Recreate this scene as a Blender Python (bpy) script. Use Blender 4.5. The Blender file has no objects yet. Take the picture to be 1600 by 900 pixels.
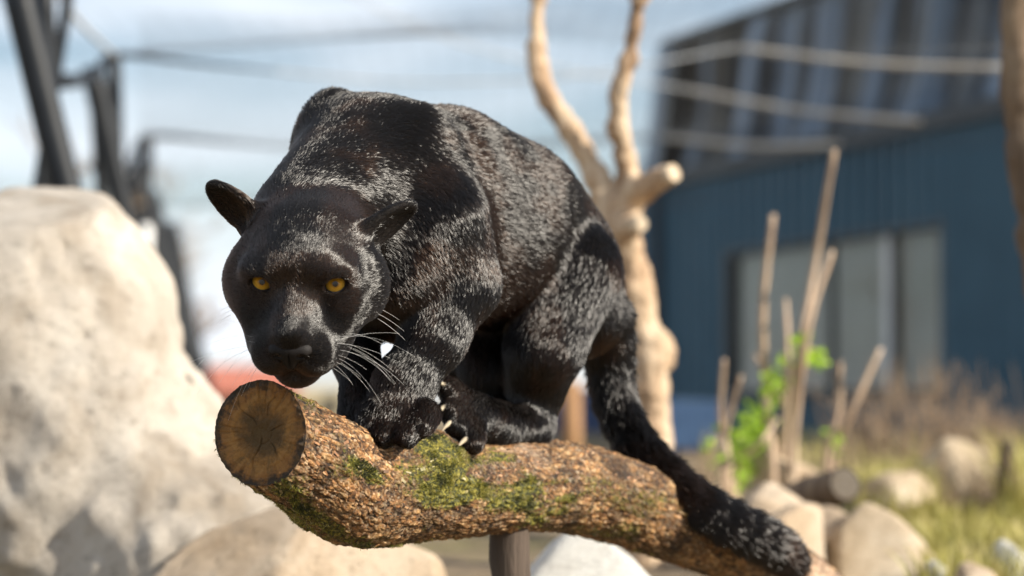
import bpy, math, random
import numpy as np
from mathutils import Vector, Matrix

# ------------------------------------------------------------------ camera, world, sun, exposure
SC = bpy.context.scene
COL = SC.collection
R = math.radians
ZC = 1.15                                   # camera height
FPX = 85.0 / 36.0 * 1600.0                  # focal length in photograph pixels
PITCH = math.atan(180.0 / FPX)              # the horizon lies a little below the middle of the frame

cam_d = bpy.data.cameras.new('camera')
cam = bpy.data.objects.new('camera', cam_d)
COL.objects.link(cam)
cam.location = (0, 0, ZC)
cam.rotation_euler = (math.pi / 2 + PITCH, 0, 0)
cam_d.lens = 85.0
cam_d.sensor_width = 36.0
cam_d.clip_start = 0.05
cam_d.clip_end = 2000.0
cam_d.dof.use_dof = True
cam_d.dof.focus_distance = 3.60
cam_d.dof.aperture_fstop = 2.15
cam_d.dof.aperture_blades = 9
SC.camera = cam

SUN_TO = Vector((0.80, -0.30, 0.50)).normalized()      # direction from the scene to the sun
sun_el = math.asin(SUN_TO.z)
sun_az = math.atan2(SUN_TO.x, SUN_TO.y)                # clockwise from +Y

world = bpy.data.worlds.new('World')
SC.world = world
world.use_nodes = True
wn, wl = world.node_tree.nodes, world.node_tree.links
wn.clear()
w_out = wn.new('ShaderNodeOutputWorld')
w_bg = wn.new('ShaderNodeBackground')
w_sky = wn.new('ShaderNodeTexSky')
w_sky.sky_type = 'NISHITA'
w_sky.sun_disc = False
w_sky.sun_elevation = sun_el
w_sky.sun_rotation = sun_az
w_sky.air_density = 1.0
w_sky.dust_density = 0.6
w_sky.ozone_density = 1.5
w_tc = wn.new('ShaderNodeTexCoord')
w_map = wn.new('ShaderNodeMapping')
w_map.inputs['Scale'].default_value = (2.2, 2.2, 11.0)
w_map.inputs['Location'].default_value = (0.37, 0.1, 0.62)
w_noise = wn.new('ShaderNodeTexNoise')
w_noise.inputs['Scale'].default_value = 1.5
w_noise.inputs['Detail'].default_value = 5.0
w_noise.inputs['Roughness'].default_value = 0.55
w_noise.inputs['Distortion'].default_value = 0.4
w_ramp = wn.new('ShaderNodeValToRGB')
w_ramp.color_ramp.elements[0].position = 0.40
w_ramp.color_ramp.elements[1].position = 0.66
w_ramp.color_ramp.elements[0].color = (0.12, 0.12, 0.12, 1)
w_mix = wn.new('ShaderNodeMix')
w_mix.data_type = 'RGBA'
w_mix.inputs[7].default_value = (8.6, 9.1, 9.8, 1)      # thin bright cloud
wl.new(w_tc.outputs['Generated'], w_map.inputs['Vector'])
wl.new(w_map.outputs['Vector'], w_noise.inputs['Vector'])
wl.new(w_noise.outputs['Fac'], w_ramp.inputs['Fac'])
wl.new(w_ramp.outputs['Color'], w_mix.inputs[0])
wl.new(w_sky.outputs['Color'], w_mix.inputs[6])
wl.new(w_mix.outputs[2], w_bg.inputs['Color'])
w_bg.inputs['Strength'].default_value = 0.075
wl.new(w_bg.outputs['Background'], w_out.inputs['Surface'])

sun_d = bpy.data.lights.new('sun', 'SUN')
sun_d.energy = 5.0
sun_d.angle = R(0.53)
sun_d.color = (1.0, 0.92, 0.79)
sun = bpy.data.objects.new('sun', sun_d)
COL.objects.link(sun)
sun.location = (6, -5, 9)
sun.rotation_euler = (-SUN_TO).to_track_quat('-Z', 'Y').to_euler()

SC.view_settings.view_transform = 'Standard'
SC.view_settings.look = 'None'
SC.view_settings.gamma = 1.0
SC.view_settings.exposure = 0.75
SC.view_settings.use_curve_mapping = False
SC.render.engine = 'CYCLES'
SC.cycles.use_denoising = True
SC.cycles.max_bounces = 6
SC.cycles.transparent_max_bounces = 8
SC.cycles_curves.shape = 'RIBBONS'
SC.cycles_curves.subdivisions = 2

# ------------------------------------------------------------------ helpers
mm = 0.001
RNG = np.random.default_rng(7)
random.seed(7)

def W(px, py, d):
    """world point seen at photograph pixel (px, py) at view depth d metres"""
    cx, cy = (px - 800.0) / FPX * d, (450.0 - py) / FPX * d
    return np.array((cx, d * math.cos(PITCH) - cy * math.sin(PITCH), ZC + d * math.sin(PITCH) + cy * math.cos(PITCH)))

def tag(o, label=None, cat=None, group=None, kind=None):
    if label: o['label'] = label
    if cat: o['category'] = cat
    if group: o['group'] = group
    if kind: o['kind'] = kind
    return o

def empty(name, loc=(0, 0, 0)):
    o = bpy.data.objects.new(name, None)
    o.empty_display_size = 0.1
    COL.objects.link(o)
    o.location = Vector(loc)
    return o

def link(name, data, parent=None, mat=None):
    o = bpy.data.objects.new(name, data)
    COL.objects.link(o)
    if parent is not None:
        o.parent = parent
        o.matrix_parent_inverse = Matrix.Translation(-parent.location)   # data is in world coordinates
    if mat is not None and len(data.materials) == 0:
        data.materials.append(mat)
    return o

def mesh_np(name, V, F, smooth=True):
    """V (n,3), F (m,3) or (m,4) int arrays, or a list of faces"""
    me = bpy.data.meshes.new(name)
    V = np.asarray(V, dtype=np.float32)
    if isinstance(F, list) and len(set(len(f) for f in F)) > 1:
        me.from_pydata([tuple(v) for v in V], [], F)
    else:
        F = np.asarray(F, dtype=np.int32)
        m, q = F.shape
        me.vertices.add(len(V))
        me.vertices.foreach_set('co', V.ravel())
        me.loops.add(m * q)
        me.loops.foreach_set('vertex_index', F.ravel())
        me.polygons.add(m)
        me.polygons.foreach_set('loop_start', np.arange(m, dtype=np.int32) * q)
        me.update(calc_edges=True)
    me.validate()
    me.polygons.foreach_set('use_smooth', np.full(len(me.polygons), smooth))
    me.update()
    return me

# --- vectorised value noise
def _hash(ix, iy, iz, s):
    n = (ix.astype(np.int64) * 374761393 + iy.astype(np.int64) * 668265263 + iz.astype(np.int64) * 2147483647 + s * 974711) & 0xFFFFFFFF
    n = ((n ^ (n >> 13)) * 1274126177) & 0xFFFFFFFF
    n = ((n ^ (n >> 16)) * 2246822519) & 0xFFFFFFFF
    return ((n ^ (n >> 15)) & 0xFFFFFF).astype(np.float64) / 0xFFFFFF

def vnoise(P, scale=1.0, seed=0):
    P = np.asarray(P, dtype=np.float64) * scale
    i = np.floor(P)
    f = P - i
    f = f * f * f * (f * (f * 6 - 15) + 10)
    i = i.astype(np.int64)
    out = 0
    for dx in (0, 1):
        wx = f[:, 0] if dx else 1 - f[:, 0]
        for dy in (0, 1):
            wy = f[:, 1] if dy else 1 - f[:, 1]
            for dz in (0, 1):
                wz = f[:, 2] if dz else 1 - f[:, 2]
                out = out + wx * wy * wz * _hash(i[:, 0] + dx, i[:, 1] + dy, i[:, 2] + dz, seed)
    return out * 2 - 1

def fbm(P, scale=1.0, octs=4, seed=0, gain=0.5):
    a, s, out = 1.0, scale, 0
    for o in range(octs):
        out = out + a * vnoise(P, s, seed + 17 * o)
        a *= gain
        s *= 2.03
    return out

def worley(P, scale, seed=0):
    """distance to the nearest and second-nearest feature point, and the cell's id noise"""
    P = np.asarray(P, dtype=np.float64) * scale
    i = np.floor(P).astype(np.int64)
    d1 = np.full(len(P), 9.0)
    d2 = np.full(len(P), 9.0)
    idn = np.zeros(len(P))
    for dx in (-1, 0, 1):
        for dy in (-1, 0, 1):
            for dz in (-1, 0, 1):
                c = i + (dx, dy, dz)
                h1 = _hash(c[:, 0], c[:, 1], c[:, 2], seed)
                h2 = _hash(c[:, 0], c[:, 1], c[:, 2], seed + 31)
                h3 = _hash(c[:, 0], c[:, 1], c[:, 2], seed + 57)
                q = c + np.stack((h1, h2, h3), 1)
                d = np.sqrt(((P - q) ** 2).sum(1))
                nearer = d < d1
                d2 = np.where(nearer, d1, np.minimum(d2, d))
                idn = np.where(nearer, _hash(c[:, 0], c[:, 1], c[:, 2], seed + 91), idn)
                d1 = np.where(nearer, d, d1)
    return d1, d2, idn

# --- smooth splines and tubes
def spline(pts, n):
    """Catmull-Rom through pts (k, m) -> n samples"""
    p = np.asarray(pts, dtype=np.float64)
    k = len(p)
    pp = np.vstack((2 * p[0] - p[1], p, 2 * p[-1] - p[-2]))
    t = np.linspace(0, k - 1 - 1e-9, n)
    i = t.astype(int)
    f = (t - i)[:, None]
    a, b, c, d = pp[i], pp[i + 1], pp[i + 2], pp[i + 3]
    return 0.5 * (2 * b + (c - a) * f + (2 * a - 5 * b + 4 * c - d) * f ** 2 + (3 * b - a - 3 * c + d) * f ** 3)

def frames(C):
    T = np.gradient(C, axis=0)
    T /= np.linalg.norm(T, axis=1)[:, None]
    N = np.zeros_like(T)
    a = np.array((0, 0, 1.0)) if abs(T[0][2]) < 0.9 else np.array((1.0, 0, 0))
    n = a - T[0] * a.dot(T[0])
    n /= np.linalg.norm(n)
    for i in range(len(C)):
        n = n - T[i] * n.dot(T[i])
        n /= np.linalg.norm(n)
        N[i] = n
    return T, N, np.cross(T, N)

def tube(C, r, sides=8, caps=True):
    """closed tube round the polyline C with radius r (scalar or per point) -> V, F list"""
    C = np.asarray(C, dtype=np.float64)
    n = len(C)
    r = np.broadcast_to(np.asarray(r, dtype=np.float64), (n,))
    T, N, B = frames(C)
    a = np.arange(sides) / sides * 2 * math.pi
    V = C[:, None, :] + r[:, None, None] * (np.cos(a)[None, :, None] * N[:, None, :] + np.sin(a)[None, :, None] * B[:, None, :])
    V = V.reshape(-1, 3)
    F = []
    for i in range(n - 1):
        for j in range(sides):
            k = (j + 1) % sides
            F.append((i * sides + j, i * sides + k, (i + 1) * sides + k, (i + 1) * sides + j))
    if caps:
        F.append(tuple(range(sides - 1, -1, -1)))
        F.append(tuple((n - 1) * sides + j for j in range(sides)))
    return V, F

class MB:
    """collects pieces of one part"""
    def __init__(self):
        self.V, self.F, self.n = [], [], 0
    def add(self, V, F):
        V = np.asarray(V, dtype=np.float64)
        self.V.append(V)
        self.F += [tuple(int(i) + self.n for i in f) for f in F]
        self.n += len(V)
        return self
    def tube(self, C, r, sides=8, caps=True):
        return self.add(*tube(C, r, sides, caps))
    def box(self, c, ax, half, bev=0.0):
        """box with centre c, axes ax (3 rows), half sizes"""
        c = np.asarray(c, float)
        ax = np.asarray(ax, float)
        V = [c + sx * half[0] * ax[0] + sy * half[1] * ax[1] + sz * half[2] * ax[2]
             for sx in (-1, 1) for sy in (-1, 1) for sz in (-1, 1)]
        F = [(0, 1, 3, 2), (4, 6, 7, 5), (0, 4, 5, 1), (2, 3, 7, 6), (0, 2, 6, 4), (1, 5, 7, 3)]
        if np.dot(np.cross(ax[0], ax[1]), ax[2]) < 0:
            F = [f[::-1] for f in F]
        return self.add(V, F)
    def build(self, name, mat, parent=None, smooth=False):
        me = bpy.data.meshes.new(name)
        me.from_pydata([tuple(v) for v in np.vstack(self.V)], [], self.F)
        me.update()
        me.polygons.foreach_set('use_smooth', np.full(len(me.polygons), smooth))
        return link(name, me, parent, mat)

# --- materials
MATS = {}
def mat(name):
    m = bpy.data.materials.new(name)
    m.use_nodes = True
    MATS[name] = m
    nt = m.node_tree
    b = nt.nodes['Principled BSDF']
    return m, nt, b

def ramp(nt, fac, stops):
    r = nt.nodes.new('ShaderNodeValToRGB')
    e = r.color_ramp.elements
    e[0].position, e[1].position = 0.0, 1.0
    c4 = lambda c: (*c, 1) if len(c) == 3 else c
    e[0].color, e[1].color = c4(stops[0][1]), c4(stops[-1][1])
    for p, c in stops:
        if p in (0.0, 1.0): continue
        el = e.new(p)
        el.color = c4(c)
    nt.links.new(fac, r.inputs['Fac'])
    return r.outputs['Color']

def noise(nt, scale, detail=4, rough=0.55, vec=None, dist=0.0):
    n = nt.nodes.new('ShaderNodeTexNoise')
    n.inputs['Scale'].default_value = scale
    n.inputs['Detail'].default_value = detail
    n.inputs['Roughness'].default_value = rough
    n.inputs['Distortion'].default_value = dist
    if vec is not None: nt.links.new(vec, n.inputs['Vector'])
    return n.outputs['Fac']

def objco(nt):
    t = nt.nodes.new('ShaderNodeTexCoord')
    return t.outputs['Object']

def mixc(nt, fac, a, b):
    m = nt.nodes.new('ShaderNodeMix')
    m.data_type = 'RGBA'
    for sock, v in ((m.inputs[0], fac), (m.inputs[6], a), (m.inputs[7], b)):
        if hasattr(v, 'is_linked'): nt.links.new(v, sock)
        elif isinstance(v, (int, float)): sock.default_value = v
        else: sock.default_value = (*v, 1)
    return m.outputs[2]

def math_(nt, op, a, b=None, clamp=False):
    m = nt.nodes.new('ShaderNodeMath')
    m.operation = op
    m.use_clamp = clamp
    for s, v in ((m.inputs[0], a), (m.inputs[1], b)):
        if v is None: continue
        if hasattr(v, 'is_linked'): nt.links.new(v, s)
        else: s.default_value = v
    return m.outputs[0]

def bump(nt, b, h, strength=0.3, dist=0.01):
    n = nt.nodes.new('ShaderNodeBump')
    n.inputs['Strength'].default_value = strength
    n.inputs['Distance'].default_value = dist
    nt.links.new(h, n.inputs['Height'])
    nt.links.new(n.outputs['Normal'], b.inputs['Normal'])

def simple(name, stops, scale=6, rough=0.7, detail=5, bump_s=0.0, bump_d=0.01, metal=0.0, spec=0.5, bscale=None):
    m, nt, b = mat(name)
    oc = objco(nt)
    f = noise(nt, scale, detail, vec=oc)
    nt.links.new(ramp(nt, f, stops), b.inputs['Base Color'])
    b.inputs['Roughness'].default_value = rough
    b.inputs['Metallic'].default_value = metal
    b.inputs['Specular IOR Level'].default_value = spec
    if bump_s: bump(nt, b, noise(nt, bscale or scale * 4, 6, vec=oc), bump_s, bump_d)
    return m
# ------------------------------------------------------------------ signed distance fields -> smooth surfaces
class Prim:
    def __init__(self, kind, a, b=None, ra=0, rb=0, Rm=None, k=0.02, flow=(0, 0, -1), hl=0.014, dens=1.0, sub=False, lift=0.32):
        self.kind, self.a, self.b, self.ra, self.rb = kind, np.asarray(a, float), b, ra, rb
        self.Rm, self.k, self.hl, self.dens, self.sub, self.lift = Rm, k, hl, dens, sub, lift
        f = np.asarray(flow, float)
        self.flow = f / max(1e-9, np.linalg.norm(f))
        if kind == 'cap': self.b = np.asarray(b, float)
        else: self.ra = np.asarray(ra, float)
    def bounds(self, m):
        if self.kind == 'cap':
            r = max(self.ra, self.rb) + m
            return np.minimum(self.a, self.b) - r, np.maximum(self.a, self.b) + r
        e = np.sqrt(((self.Rm * self.ra[None, :]) ** 2).sum(1)) + m
        return self.a - e, self.a + e
    def dist(self, X, Y, Z):
        x, y, z = X - self.a[0], Y - self.a[1], Z - self.a[2]
        if self.kind == 'cap':
            d = self.b - self.a
            L = d.dot(d)
            t = np.clip((x * d[0] + y * d[1] + z * d[2]) / L, 0, 1)
            return np.sqrt((x - t * d[0]) ** 2 + (y - t * d[1]) ** 2 + (z - t * d[2]) ** 2) - (self.ra + (self.rb - self.ra) * t)
        M, r = self.Rm, self.ra
        k0 = k1 = 0
        for c in range(3):
            q = (x * M[0, c] + y * M[1, c] + z * M[2, c]) / r[c]
            k0 = k0 + q * q
            k1 = k1 + (q / r[c]) ** 2
        k0 = np.sqrt(k0)
        return k0 * (k0 - 1) / np.sqrt(k1 + 1e-12)

def axes_nonuniform(segs):
    """segs: list of (start, end, step)"""
    out = []
    for s, e, h in segs:
        n = max(2, int(round((e - s) / h)) + 1)
        out.append(np.linspace(s, e, n)[:-1])
    out.append(np.array([segs[-1][1]]))
    return np.concatenate(out)

def grow(prims, xs, ys, zs, margin=0.03):
    F = np.full((len(xs), len(ys), len(zs)), 0.25, dtype=np.float32)
    for p in prims:
        lo, hi = p.bounds(margin + p.k)
        i0, i1 = np.searchsorted(xs, lo[0]), np.searchsorted(xs, hi[0])
        j0, j1 = np.searchsorted(ys, lo[1]), np.searchsorted(ys, hi[1])
        l0, l1 = np.searchsorted(zs, lo[2]), np.searchsorted(zs, hi[2])
        if i1 <= i0 or j1 <= j0 or l1 <= l0: continue
        X = xs[i0:i1, None, None].astype(np.float32)
        Y = ys[None, j0:j1, None].astype(np.float32)
        Z = zs[None, None, l0:l1].astype(np.float32)
        b = p.dist(X, Y, Z).astype(np.float32)
        a = F[i0:i1, j0:j1, l0:l1]
        k = p.k
        if p.sub:
            b = -b
            h = np.clip(0.5 - 0.5 * (b - a) / k, 0, 1)
            F[i0:i1, j0:j1, l0:l1] = a * h + b * (1 - h) + k * h * (1 - h)
        else:
            h = np.clip(0.5 + 0.5 * (b - a) / k, 0, 1)
            F[i0:i1, j0:j1, l0:l1] = b * (1 - h) + a * h - k * h * (1 - h)
    return F

def surface_nets(F, xs, ys, zs, smooth_it=2):
    ins = F < 0
    nx, ny, nz = F.shape
    s = ins[:-1, :-1, :-1].astype(np.int8)
    cnt = np.zeros((nx - 1, ny - 1, nz - 1), np.int8)
    for dx in (0, 1):
        for dy in (0, 1):
            for dz in (0, 1):
                cnt += ins[dx:nx - 1 + dx, dy:ny - 1 + dy, dz:nz - 1 + dz]
    act = np.argwhere((cnt > 0) & (cnt < 8))
    idx = np.full((nx - 1, ny - 1, nz - 1), -1, np.int32)
    idx[act[:, 0], act[:, 1], act[:, 2]] = np.arange(len(act))
    i, j, k = act.T
    cv = {}
    for dx in (0, 1):
        for dy in (0, 1):
            for dz in (0, 1):
                cv[dx, dy, dz] = F[i + dx, j + dy, k + dz].astype(np.float64)
    acc = np.zeros((len(act), 3))
    num = np.zeros(len(act))
    corners = list(cv)
    for a in corners:
        for b in corners:
            if sum(b) == sum(a) + 1 and all(b[q] >= a[q] for q in range(3)):
                va, vb = cv[a], cv[b]
                m = (va < 0) != (vb < 0)
                t = np.where(m, va / np.where(m, va - vb, 1), 0)
                pa = np.array(a, float)[None] + t[:, None] * (np.array(b, float) - np.array(a, float))[None]
                acc += pa * m[:, None]
                num += m
    acc /= num[:, None]
    V = np.stack((xs[i] + acc[:, 0] * (xs[i + 1] - xs[i]), ys[j] + acc[:, 1] * (ys[j + 1] - ys[j]), zs[k] + acc[:, 2] * (zs[k + 1] - zs[k])), 1)
    Q = []
    # x edges
    for ax in range(3):
        sl0 = [slice(None)] * 3
        sl1 = [slice(None)] * 3
        sl0[ax] = slice(0, -1)
        sl1[ax] = slice(1, None)
        A, B = ins[tuple(sl0)], ins[tuple(sl1)]
        e = np.argwhere(A != B)
        o1, o2 = (ax + 1) % 3, (ax + 2) % 3
        ok = (e[:, o1] > 0) & (e[:, o2] > 0) & (e[:, o1] < F.shape[o1] - 1) & (e[:, o2] < F.shape[o2] - 1)
        e = e[ok]
        def cell(d1, d2):
            c = e.copy()
            c[:, o1] += d1
            c[:, o2] += d2
            return idx[c[:, 0], c[:, 1], c[:, 2]]
        q = np.stack((cell(-1, -1), cell(0, -1), cell(0, 0), cell(-1, 0)), 1)
        flip = ~A[e[:, 0], e[:, 1], e[:, 2]]
        q[flip] = q[flip][:, ::-1]
        Q.append(q)
    Q = np.concatenate(Q)
    Q = Q[(Q >= 0).all(1)]
    for _ in range(smooth_it):
        S = np.zeros_like(V)
        n = np.zeros(len(V))
        for a, b in ((0, 1), (1, 2), (2, 3), (3, 0)):
            for u, v in ((a, b), (b, a)):
                for c in range(3):
                    S[:, c] += np.bincount(Q[:, u], V[Q[:, v], c], len(V))
                n += np.bincount(Q[:, u], minlength=len(V))
        V = 0.5 * V + 0.5 * S / np.maximum(n, 1)[:, None]
    return V, Q

def vnormals(V, Q):
    n = np.cross(V[Q[:, 2]] - V[Q[:, 0]], V[Q[:, 3]] - V[Q[:, 1]])
    N = np.zeros_like(V)
    for a in range(4):
        for c in range(3):
            N[:, c] += np.bincount(Q[:, a], n[:, c], len(V))
    return N / np.maximum(np.linalg.norm(N, axis=1), 1e-12)[:, None]

# ------------------------------------------------------------------ ground
def smooth01(t):
    t = np.clip(t, 0, 1)
    return t * t * (3 - 2 * t)
def ground_z(x, y):
    x, y = np.asarray(x, float), np.asarray(y, float)
    z = 0.68 * smooth01((y - 4.15) / 0.9) + 0.20 * smooth01((y - 5.0) / 7.0)
    Pn = np.stack((x.ravel(), y.ravel(), np.zeros(x.size)), 1)
    n = 0.03 * fbm(Pn, 1.3, 3, 90).reshape(x.shape) * smooth01((40 - y) / 30)
    return z + n
gx = np.concatenate((-np.geomspace(6, 400, 26)[::-1], np.linspace(-5.9, 5.9, 150), np.geomspace(6, 400, 26)))
gy = np.concatenate((np.linspace(-8, 2.9, 16), np.linspace(3, 20, 210), np.geomspace(20.3, 900, 34)))
GX, GY = np.meshgrid(gx, gy, indexing='ij')
GV = np.stack((GX.ravel(), GY.ravel(), ground_z(GX, GY).ravel()), 1)
i, j = np.meshgrid(np.arange(len(gx) - 1), np.arange(len(gy) - 1), indexing='ij')
i, j = i.ravel(), j.ravel()
n_ = len(gy)
GQ = np.stack((i * n_ + j, (i + 1) * n_ + j, (i + 1) * n_ + j + 1, i * n_ + j + 1), 1)
m_ground, nt, b = mat('earth_and_turf')
oc = objco(nt)
c1 = ramp(nt, noise(nt, 14, 6, 0.65, oc), [(0.3, (0.10, 0.068, 0.04)), (0.55, (0.22, 0.16, 0.095)), (0.75, (0.34, 0.27, 0.18))])
c2 = ramp(nt, noise(nt, 40, 5, 0.6, oc), [(0.35, (0.12, 0.10, 0.03)), (0.7, (0.26, 0.22, 0.09))])
nt.links.new(mixc(nt, ramp(nt, noise(nt, 1.6, 4, 0.6, oc), [(0.5, (0, 0, 0)), (0.66, (1, 1, 1))]), c1, c2), b.inputs['Base Color'])
b.inputs['Roughness'].default_value = 0.9
bump(nt, b, noise(nt, 60, 6, 0.7, oc), 0.7, 0.02)
tag(link('ground', mesh_np('ground', GV, GQ), None, m_ground), kind='structure')

# ------------------------------------------------------------------ boulders
def rock_mat(name, a, c, d, sc=5.0):
    m, nt, b = mat(name)
    oc = objco(nt)
    big = ramp(nt, noise(nt, sc, 6, 0.62, oc, 0.6), [(0.30, a), (0.52, c), (0.72, d)])
    spots = math_(nt, 'MULTIPLY', math_(nt, 'SUBTRACT', noise(nt, sc * 7, 6, 0.75, oc), 0.53, True), 4.0, True)
    nt.links.new(mixc(nt, spots, big, tuple(v * 0.55 for v in a)), b.inputs['Base Color'])
    b.inputs['Roughness'].default_value = 0.88
    b.inputs['Specular IOR Level'].default_value = 0.3
    bump(nt, b, noise(nt, sc * 9, 8, 0.75, oc), 0.8, 0.016)
    return m
m_pale = rock_mat('pale_rock', (0.33, 0.275, 0.215), (0.50, 0.445, 0.38), (0.60, 0.55, 0.48), 5.5)
m_tan = rock_mat('tan_rock', (0.36, 0.26, 0.165), (0.54, 0.42, 0.30), (0.63, 0.53, 0.41), 6)
m_cream = rock_mat('cream_rock', (0.36, 0.27, 0.17), (0.55, 0.44, 0.31), (0.66, 0.57, 0.44), 7)
m_chalk = rock_mat('chalky_rock', (0.55, 0.52, 0.47), (0.70, 0.68, 0.63), (0.76, 0.75, 0.71), 7)

_ID = np.eye(3)
def rock(name, label, ells, material, step, seed, amp=0.02, grooves=(), group='boulders', facets=12, fr=(0.58, 0.84)):
    pr = []
    for (px, py, d, rx, ry, rz, ang) in ells:
        c, s = math.cos(R(ang)), math.sin(R(ang))
        Rm = np.array(((c, 0, -s), (0, 1, 0), (s, 0, c)))
        sc = d / FPX
        pr.append(Prim('ell', W(px, py, d), ra=np.array((rx * sc, ry, rz * sc)), Rm=Rm, k=0.09))
    for (a, b_, r) in grooves:
        pr.append(Prim('cap', W(*a), W(*b_), r, r, k=0.05, sub=True))
    lo = np.min([p.bounds(0.06)[0] for p in pr if not p.sub], 0)
    hi = np.max([p.bounds(0.06)[1] for p in pr if not p.sub], 0)
    ax = [np.arange(lo[c], hi[c] + step, step) for c in range(3)]
    F = grow(pr, *ax, margin=0.12)
    G = np.stack(np.meshgrid(*ax, indexing='ij'), -1).reshape(-1, 3)
    near = np.abs(F.ravel()) < 0.12
    dsp = np.zeros(len(G))
    g = G[near]
    ridg = 1 - np.abs(fbm(g, 5.0, 3, seed + 3))
    w1, w2, _i = worley(g + 0.03 * np.stack([vnoise(g, 9, q_) for q_ in (1, 2, 3)], 1), 7.5, seed)
    dsp[near] = amp * fbm(g, 4.5, 4, seed) + amp * 0.7 * (ridg - 0.7) - amp * 0.45 * np.clip((w2 - w1) / 0.16, 0, 1) + amp * 0.5 * (_i - 0.5) + amp * 0.35 * fbm(g, 28, 2, seed + 9)
    F = F + dsp.reshape(F.shape).astype(np.float32)
    if facets:
        rr_ = np.random.default_rng(seed)
        cen, hf = (lo + hi) / 2, (hi - lo) / 2 - 0.06
        for _ in range(facets):
            n = rr_.normal(0, 1, 3); n /= np.linalg.norm(n)
            n[2] = abs(n[2]) * 0.8; n /= np.linalg.norm(n)
            h = ((G - cen) @ n - np.sqrt(((hf * n) ** 2).sum()) * rr_.uniform(*fr)).reshape(F.shape).astype(np.float32)
            k = 0.012
            t = np.clip(0.5 - 0.5 * (h - F) / k, 0, 1)
            F = F * t + h * (1 - t) + k * t * (1 - t)
        F = F + (0.25 * dsp.reshape(F.shape)).astype(np.float32)
    V, Q = surface_nets(F, *ax, 1)
    o = link(name, mesh_np(name, V, Q), None, material)
    return tag(o, label, 'boulder', group)
rock('boulder', 'huge pale boulder with a rounded top beside the leaning steel frames',
     [(40, 580, 5.6, 240, 0.36, 318, 0), (165, 800, 5.5, 225, 0.36, 290, 8), (-60, 800, 5.6, 300, 0.4, 360, 0), (300, 890, 5.3, 210, 0.25, 180, 5)], m_pale, 0.018, 5, 0.017,
     facets=9, fr=(0.80, 0.95))
rock('boulder', 'low sandy tan boulder under the sawn end of the log',
     [(440, 945, 5.0, 340, 0.2, 195, 3), (650, 930, 5.0, 150, 0.2, 132, 0)], m_tan, 0.014, 11, 0.022)
rock('boulder', 'chalky white boulder under the middle of the log',
     [(945, 925, 4.95, 140, 0.16, 120, 0), (860, 945, 4.95, 110, 0.16, 125, 0)], m_chalk, 0.012, 21, 0.012)
rock('boulder', 'big rounded cream boulder behind the tip of the black tail',
     [(1395, 880, 5.9, 92, 0.18, 98, -12), (1330, 900, 5.9, 90, 0.18, 95, 0)], m_cream, 0.014, 31, 0.016)
rock('boulder', 'tan boulder between the black tail and the cut log end',
     [(1255, 850, 5.7, 85, 0.15, 66, 10), (1180, 830, 5.9, 90, 0.14, 72, 0)], m_tan, 0.014, 41, 0.016)
rock('boulder', 'brown boulder at the foot of the tall bare stems',
     [(1262, 742, 7.2, 52, 0.14, 44, -8), (1190, 770, 7.0, 60, 0.14, 52, 0)], m_tan, 0.014, 51, 0.014)
rock('boulder', 'blocky tan boulder in front of the wall under the window',
     [(1478, 735, 8.2, 62, 0.2, 42, -14), (1520, 770, 8.2, 56, 0.2, 42, -10)], m_cream, 0.016, 61, 0.014)
rock('boulder', 'tan boulder right of the dark wooden stake',
     [(1600, 778, 8.0, 32, 0.15, 42, 0)], m_cream, 0.016, 66, 0.014)
rock('boulder', 'whitish boulder in the grass below the dark wooden stake',
     [(1578, 890, 5.9, 52, 0.12, 48, 6)], m_chalk, 0.012, 71, 0.014)
rock('boulder', 'small white stone beside the big rounded cream boulder',
     [(1462, 893, 5.7, 26, 0.06, 24, 0)], m_chalk, 0.01, 81, 0.008)

rock('boulder', 'angular tan rock lying in front of the cut log with the pale round end', [(1300, 830, 6.0, 48, 0.12, 40, 12)], m_tan, 0.012, 91, 0.016)
rock('boulder', 'low tan rock at the left foot of the green leafed stems', [(1120, 790, 7.0, 60, 0.14, 46, -6)], m_tan, 0.013, 95, 0.014)
rock('boulder', 'flat tan slab in the grass in front of the dry shrub', [(1395, 770, 7.4, 66, 0.16, 30, 6)], m_cream, 0.013, 97, 0.012)
rock('boulder', 'brownish rock at the bottom of the grass between the cream and whitish boulders', [(1520, 905, 5.5, 44, 0.1, 34, 0)], m_tan, 0.012, 99, 0.012)
# ------------------------------------------------------------------ posts, cut log, stake
def woodm(name, stops, sc=30, bs=0.5):
    m, nt, b = mat(name)
    tc = nt.nodes.new('ShaderNodeTexCoord')
    mp = nt.nodes.new('ShaderNodeMapping')
    mp.inputs['Scale'].default_value = (1, 1, 0.12)
    nt.links.new(tc.outputs['Object'], mp.inputs['Vector'])
    nt.links.new(ramp(nt, noise(nt, sc, 6, 0.65, mp.outputs['Vector']), stops), b.inputs['Base Color'])
    b.inputs['Roughness'].default_value = 0.8
    bump(nt, b, noise(nt, sc * 3, 6, 0.7, mp.outputs['Vector']), bs, 0.008)
    return m
m_post = woodm('dark_post_wood', [(0.3, (0.035, 0.024, 0.017)), (0.7, (0.10, 0.07, 0.05))])
m_stem = woodm('pale_stem_bark', [(0.3, (0.30, 0.20, 0.13)), (0.55, (0.46, 0.34, 0.24)), (0.75, (0.56, 0.46, 0.35))], 22)
m_trunk = woodm('bare_trunk_wood', [(0.30, (0.16, 0.095, 0.055)), (0.46, (0.42, 0.28, 0.17)), (0.6, (0.58, 0.44, 0.30)), (0.75, (0.68, 0.57, 0.43))], 20, 0.9)
m_rough = woodm('rough_bark', [(0.3, (0.07, 0.045, 0.028)), (0.55, (0.17, 0.115, 0.07)), (0.75, (0.30, 0.22, 0.14))], 18, 0.9)
m_cutend = simple('pale_cut_wood', [(0.3, (0.42, 0.31, 0.20)), (0.7, (0.60, 0.50, 0.37))], 60, 0.8)

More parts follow.
